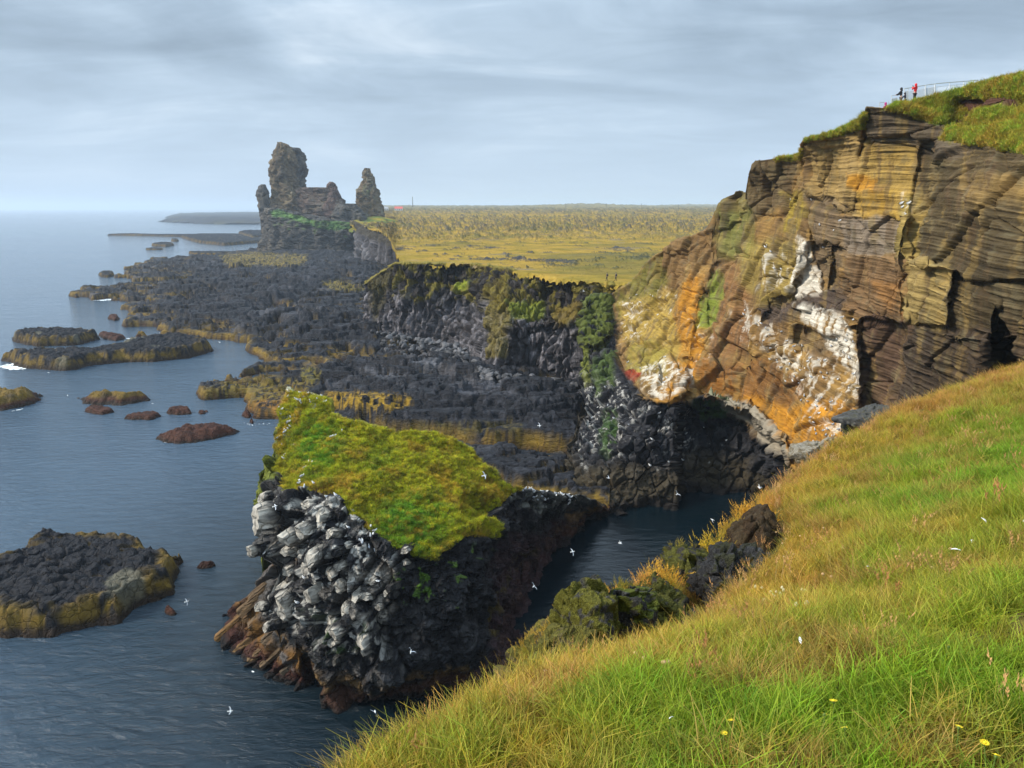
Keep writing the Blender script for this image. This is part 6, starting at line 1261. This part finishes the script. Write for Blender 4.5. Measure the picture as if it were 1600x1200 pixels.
# ------------------------------------------------------------------ flowers and litter on the slope
STEM = plain('green_stem', (0.12, 0.18, 0.03)); YEL = plain('yellow_petals', (0.80, 0.58, 0.01), 0.6); DRY = plain('dry_flower', (0.52, 0.33, 0.16), 0.8); DST = plain('dry_stem', (0.36, 0.24, 0.10)); POD = plain('pale_pod', (0.55, 0.50, 0.28), 0.7)
mb = MB(); mb.ball((0, 0, 0), (.006, .006, .007), 0, 6, 5); calyx = mb.mesh('calyx', STEM)
mb = MB()
for k in range(16):
    a = k * 2 * math.pi / 16; mb.add([(0, 0, .003), (math.cos(a - .14) * .017, math.sin(a - .14) * .017, .008), (math.cos(a) * .021, math.sin(a) * .021, .009), (math.cos(a + .14) * .017, math.sin(a + .14) * .017, .008)], [(0, 1, 2, 3)])
mb.ball((0, 0, .007), (.008, .008, .005), 0, 6, 4); PET = mb.mesh('flower_head', YEL)
mb = MB(); mb.ball((0, 0, .0), (.0125, .0125, .0105), 0, 10, 7); HEAD = mb.mesh('seed_head', DRY)
co_ = np.zeros(len(HEAD.vertices) * 3); HEAD.vertices.foreach_get('co', co_); co_ = co_.reshape(-1, 3) * (1 + RN.uniform(-.14, .14, (len(co_) // 3, 1))); HEAD.vertices.foreach_set('co', co_.ravel())
def flower(px, py, kind, label, group=None, hgt=None):
    p = on_slope(px, py)
    if p is None: return
    d = float(np.linalg.norm(p - np.array([0, 0, H]))); hgt = hgt or R.uniform(.24, .30)
    x, y, z = ray(px, py); L_ = np.array([x, y, z]); tt = (hgt) / max(.15, -z) * 0.55; top_ = p - L_ * tt * 0.9; g0 = gz(np.array([top_[0]]), np.array([top_[1]]))[0][0]
    hgt = max(.1, float(top_[2] - g0)); r_ = thing({'y': 'yellow_flower', 'd': 'dried_flower', 'p': 'seed_pod'}[kind], label, 'flower', (top_[0], top_[1], g0), 0, group)
    lx, ly = R.uniform(-.03, .03), R.uniform(-.03, .03); mb = MB(); mb.tube([(lx, ly, 0), (lx * .4, ly * .4, hgt * .5), (0, 0, hgt)], [.0022, .0018, .0015], 5); link('stem', mb.mesh('stem', STEM if kind == 'y' else DST), r_)
    o = link('flower_head' if kind == 'y' else 'seed_head', PET if kind == 'y' else HEAD, r_, (0, 0, hgt), (R.uniform(-.5, .1), R.uniform(-.3, .3), 0)); s_ = R.uniform(.85, 1.15) * (0.62 if kind == 'y' else 0.95); o.scale = (s_, s_, s_ * (1.0 if kind != 'p' else 1.4))
    if kind == 'p': o.data = HEAD.copy(); o.data.materials.clear(); o.data.materials.append(POD)
    if kind == 'y': link('calyx', calyx, r_, (0, 0, hgt))
YF = [(1288, 1117, 'largest yellow flower in the middle of the lower grass'), (1131, 1156, 'yellow flower nearest the bottom edge left of the middle'), (1320, 1139, 'yellow flower just right of the largest one'), (1498, 1137, 'yellow flower low in the right corner grass'), (1481, 1020, 'lone yellow flower in green grass at mid right'), (1538, 1162, 'small yellow flower in the far right lower corner'), (1556, 1182, 'yellow flower lowest at the right, near the bottom edge'), (1104, 957, 'yellow flower alone near the orange grass of the brink'), (1145, 968, 'small yellow flower right of the lone brink flower'), (1171, 902, 'highest yellow flower of the brink trio'), (1160, 908, 'yellow flower just below the highest of the trio'), (1148, 920, 'lowest yellow flower of the brink trio'), (1302, 1097, 'orange yellow bud above the largest flower'), (1142, 1140, 'orange bud just above the bottom left flower')]
for a, b_, lb in YF: flower(a, b_, 'y', lb)
for a, b_ in [(813, 1052), (827, 1055), (849, 1053), (857, 1047), (885, 1033), (888, 1046), (900, 1046), (840, 1062), (852, 1066), (740, 1100), (745, 1108), (752, 1116), (800, 1075), (1036, 1052), (1043, 1054), (1298, 856), (1316, 869), (1286, 832), (1343, 865), (1457, 890), (1484, 866), (1286, 897), (1299, 901), (1212, 838), (1228, 842), (1235, 828), (1222, 855), (1250, 842), (1262, 830), (992, 1040), (1005, 1048), (1225, 870), (1240, 866)]:
    flower(a, b_, 'd', 'round brown dried flower head in the grass near the brink', 'dried flower heads')
for k in range(26): flower(R.uniform(1172, 1260), R.uniform(925, 965), 'p', 'pale inflated seed pod in the cluster above the middle of the slope', 'pale seed pods in a cluster', .14)
# white feathers
mb = MB(); n = 7; vs = []; fs = []
for i in range(n):
    f = i / (n - 1); w_ = .014 * math.sin(math.pi * min(1, f * .9 + .08)); x = f * .09; z = .016 * math.sin(f * 2.6); vs += [(x, -w_, z), (x, 0, z + .003), (x, w_, z)]
for i in range(n - 1): a = 3 * i; fs += [(a, a + 1, a + 4, a + 3), (a + 1, a + 2, a + 5, a + 4)]
mb.add(vs, fs); FE = mb.mesh('feather', M_WHITE, True)
for a, b_, lb in [(1516, 866, 'long white feather in green grass at right'), (1498, 884, 'white feather just below the long one'), (1437, 716, 'pale feather on the reddish upper slope'), (1536, 688, 'white feather at the upper right of the slope'), (1530, 830, 'small white feather upright in green blades'), (1594, 838, 'white feather at the right edge'), (1052, 1163, 'white feather low in the grass left of middle'), (1350, 908, 'curled white feather right of the seed pods'), (1246, 1028, 'grey white feather in the middle of the slope'), (1275, 770, 'small white feather by the green weed')]:
    p = on_slope(a, b_)
    if p is None: continue
    o = link('feather', FE, loc=(p[0], p[1], p[2] + .11), rot=(R.uniform(-.6, .6), R.uniform(-.5, .5), R.uniform(0, 6))); d = float(np.linalg.norm(p[:2])); o.scale = (min(0.8, .2 + d / 12),) * 3; tag(o, lb, 'feather')

# ------------------------------------------------------------------ foam on the water
FM, ft_, fb_ = new_mat('sea_foam'); fb_.inputs['Base Color'].default_value = (.75, .79, .80, 1); fb_.inputs['Roughness'].default_value = .9
VV, FF, oo = [], [], 0
for (a, b_, wx_, wy_, th, sc2) in [(22, 573, 26, 6, .15, 0.9), (160, 468, 22, 2.5, .30, 0.8), (168, 551, 34, 2.5, .42, 0.9), (190, 529, 20, 2, .45, 0.8), (400, 662, 36, 5, .78, 0.6)]:
    ny_, nx_ = 70, 150; Px, Py = np.meshgrid(np.linspace(a - wx_, a + wx_, nx_), np.linspace(b_ - wy_, b_ + wy_, ny_)); V = PZ(Px, Py, 0.03)
    q = V * np.array([1, 1, 0]) / sc2; q = q + 0.6 * fbm(q * .5, 2)[..., None]; r_ = fbm(q * .55, 3, .55, ridged=True); e_ = 1 - np.maximum(np.abs(Px - a) / wx_, 0) ** 2 - (np.abs(Py - b_) / wy_) ** 2
    val = r_ - (1 - np.clip(e_ * 1.5, 0, 1)) * .8; kp = (val > th)[:-1, :-1] & (val > th)[1:, 1:]
    F = grid_faces(ny_, nx_, kp)
    if len(F) == 0: continue
    Vc, Fc = compact(V.reshape(-1, 3), F); VV.append(Vc); FF.append(Fc + oo); oo += len(Vc)
def wash(pl, wd, th, dens=4.0):
    global oo
    pw = PZ([a for a, _ in pl], [b for _, b in pl], 0.025); seg = np.r_[0, np.cumsum(np.linalg.norm(np.diff(pw, axis=0), axis=1))]
    nn = int(seg[-1] * dens) + 2; u = np.linspace(0, seg[-1], nn); c = np.stack([np.interp(u, seg, pw[:, k]) for k in range(3)], -1)
    tg = np.gradient(c, axis=0); tg /= np.linalg.norm(tg, axis=1)[:, None] + 1e-9; nr = np.stack([tg[:, 1], -tg[:, 0], 0 * tg[:, 0]], -1); nr *= np.where((nr * -c).sum(1) > 0, 1, -1)[:, None]
    w = np.linspace(-0.2, 1, 16); V = c[:, None] + nr[:, None] * (w[None, :, None] * wd); q = V.copy(); q[..., 2] = 0
    V[..., :2] += 0.5 * np.stack([fbm(q / 1.7, 2), fbm(q / 1.7 + 5, 2)], -1)
    val = fbm(q * 1.3, 3, .6, ridged=True) - 0.9 * np.abs(w[None] * 1.1) + 0.5 * fbm(q / 4.5, 2); kp = (val > th)[:-1, :-1]; F = grid_faces(nn, 16, kp)
    if len(F): Vc, Fc = compact(V.reshape(-1, 3), F); VV.append(Vc); FF.append(Fc + oo); oo += len(Vc)
wash([(332, 990), (345, 1013), (370, 1034), (420, 1060), (470, 1083), (530, 1104), (600, 1113)], 1.6, .92)
wash([(0, 1003), (60, 998), (120, 988), (190, 978), (215, 953), (270, 928), (288, 895)], 1.6, .92)
wash([(20, 576), (80, 582), (120, 580), (160, 570), (240, 568), (300, 562), (340, 548)], 2.2, .92, 2.0)
wash([(62, 632), (30, 640), (0, 645)], 2.0, .92, 2.5); wash([(106, 616), (124, 634), (150, 638), (200, 636), (240, 630)], 1.8, .92, 2.5); wash([(234, 686), (280, 698), (330, 692), (372, 682)], 1.6, .92, 2.5)
wash([(200, 513), (258, 521), (300, 528), (340, 534), (384, 540), (400, 560), (480, 573)], 2.5, .92, 1.5); wash([(312, 616), (326, 627), (386, 626), (398, 655), (440, 658)], 1.8, .92, 2.5)
tag(link('sea_foam', mesh_np('sea_foam', np.concatenate(VV), np.concatenate(FF), FM)), 'thin white foam lines and surf around the rocks', kind='stuff')
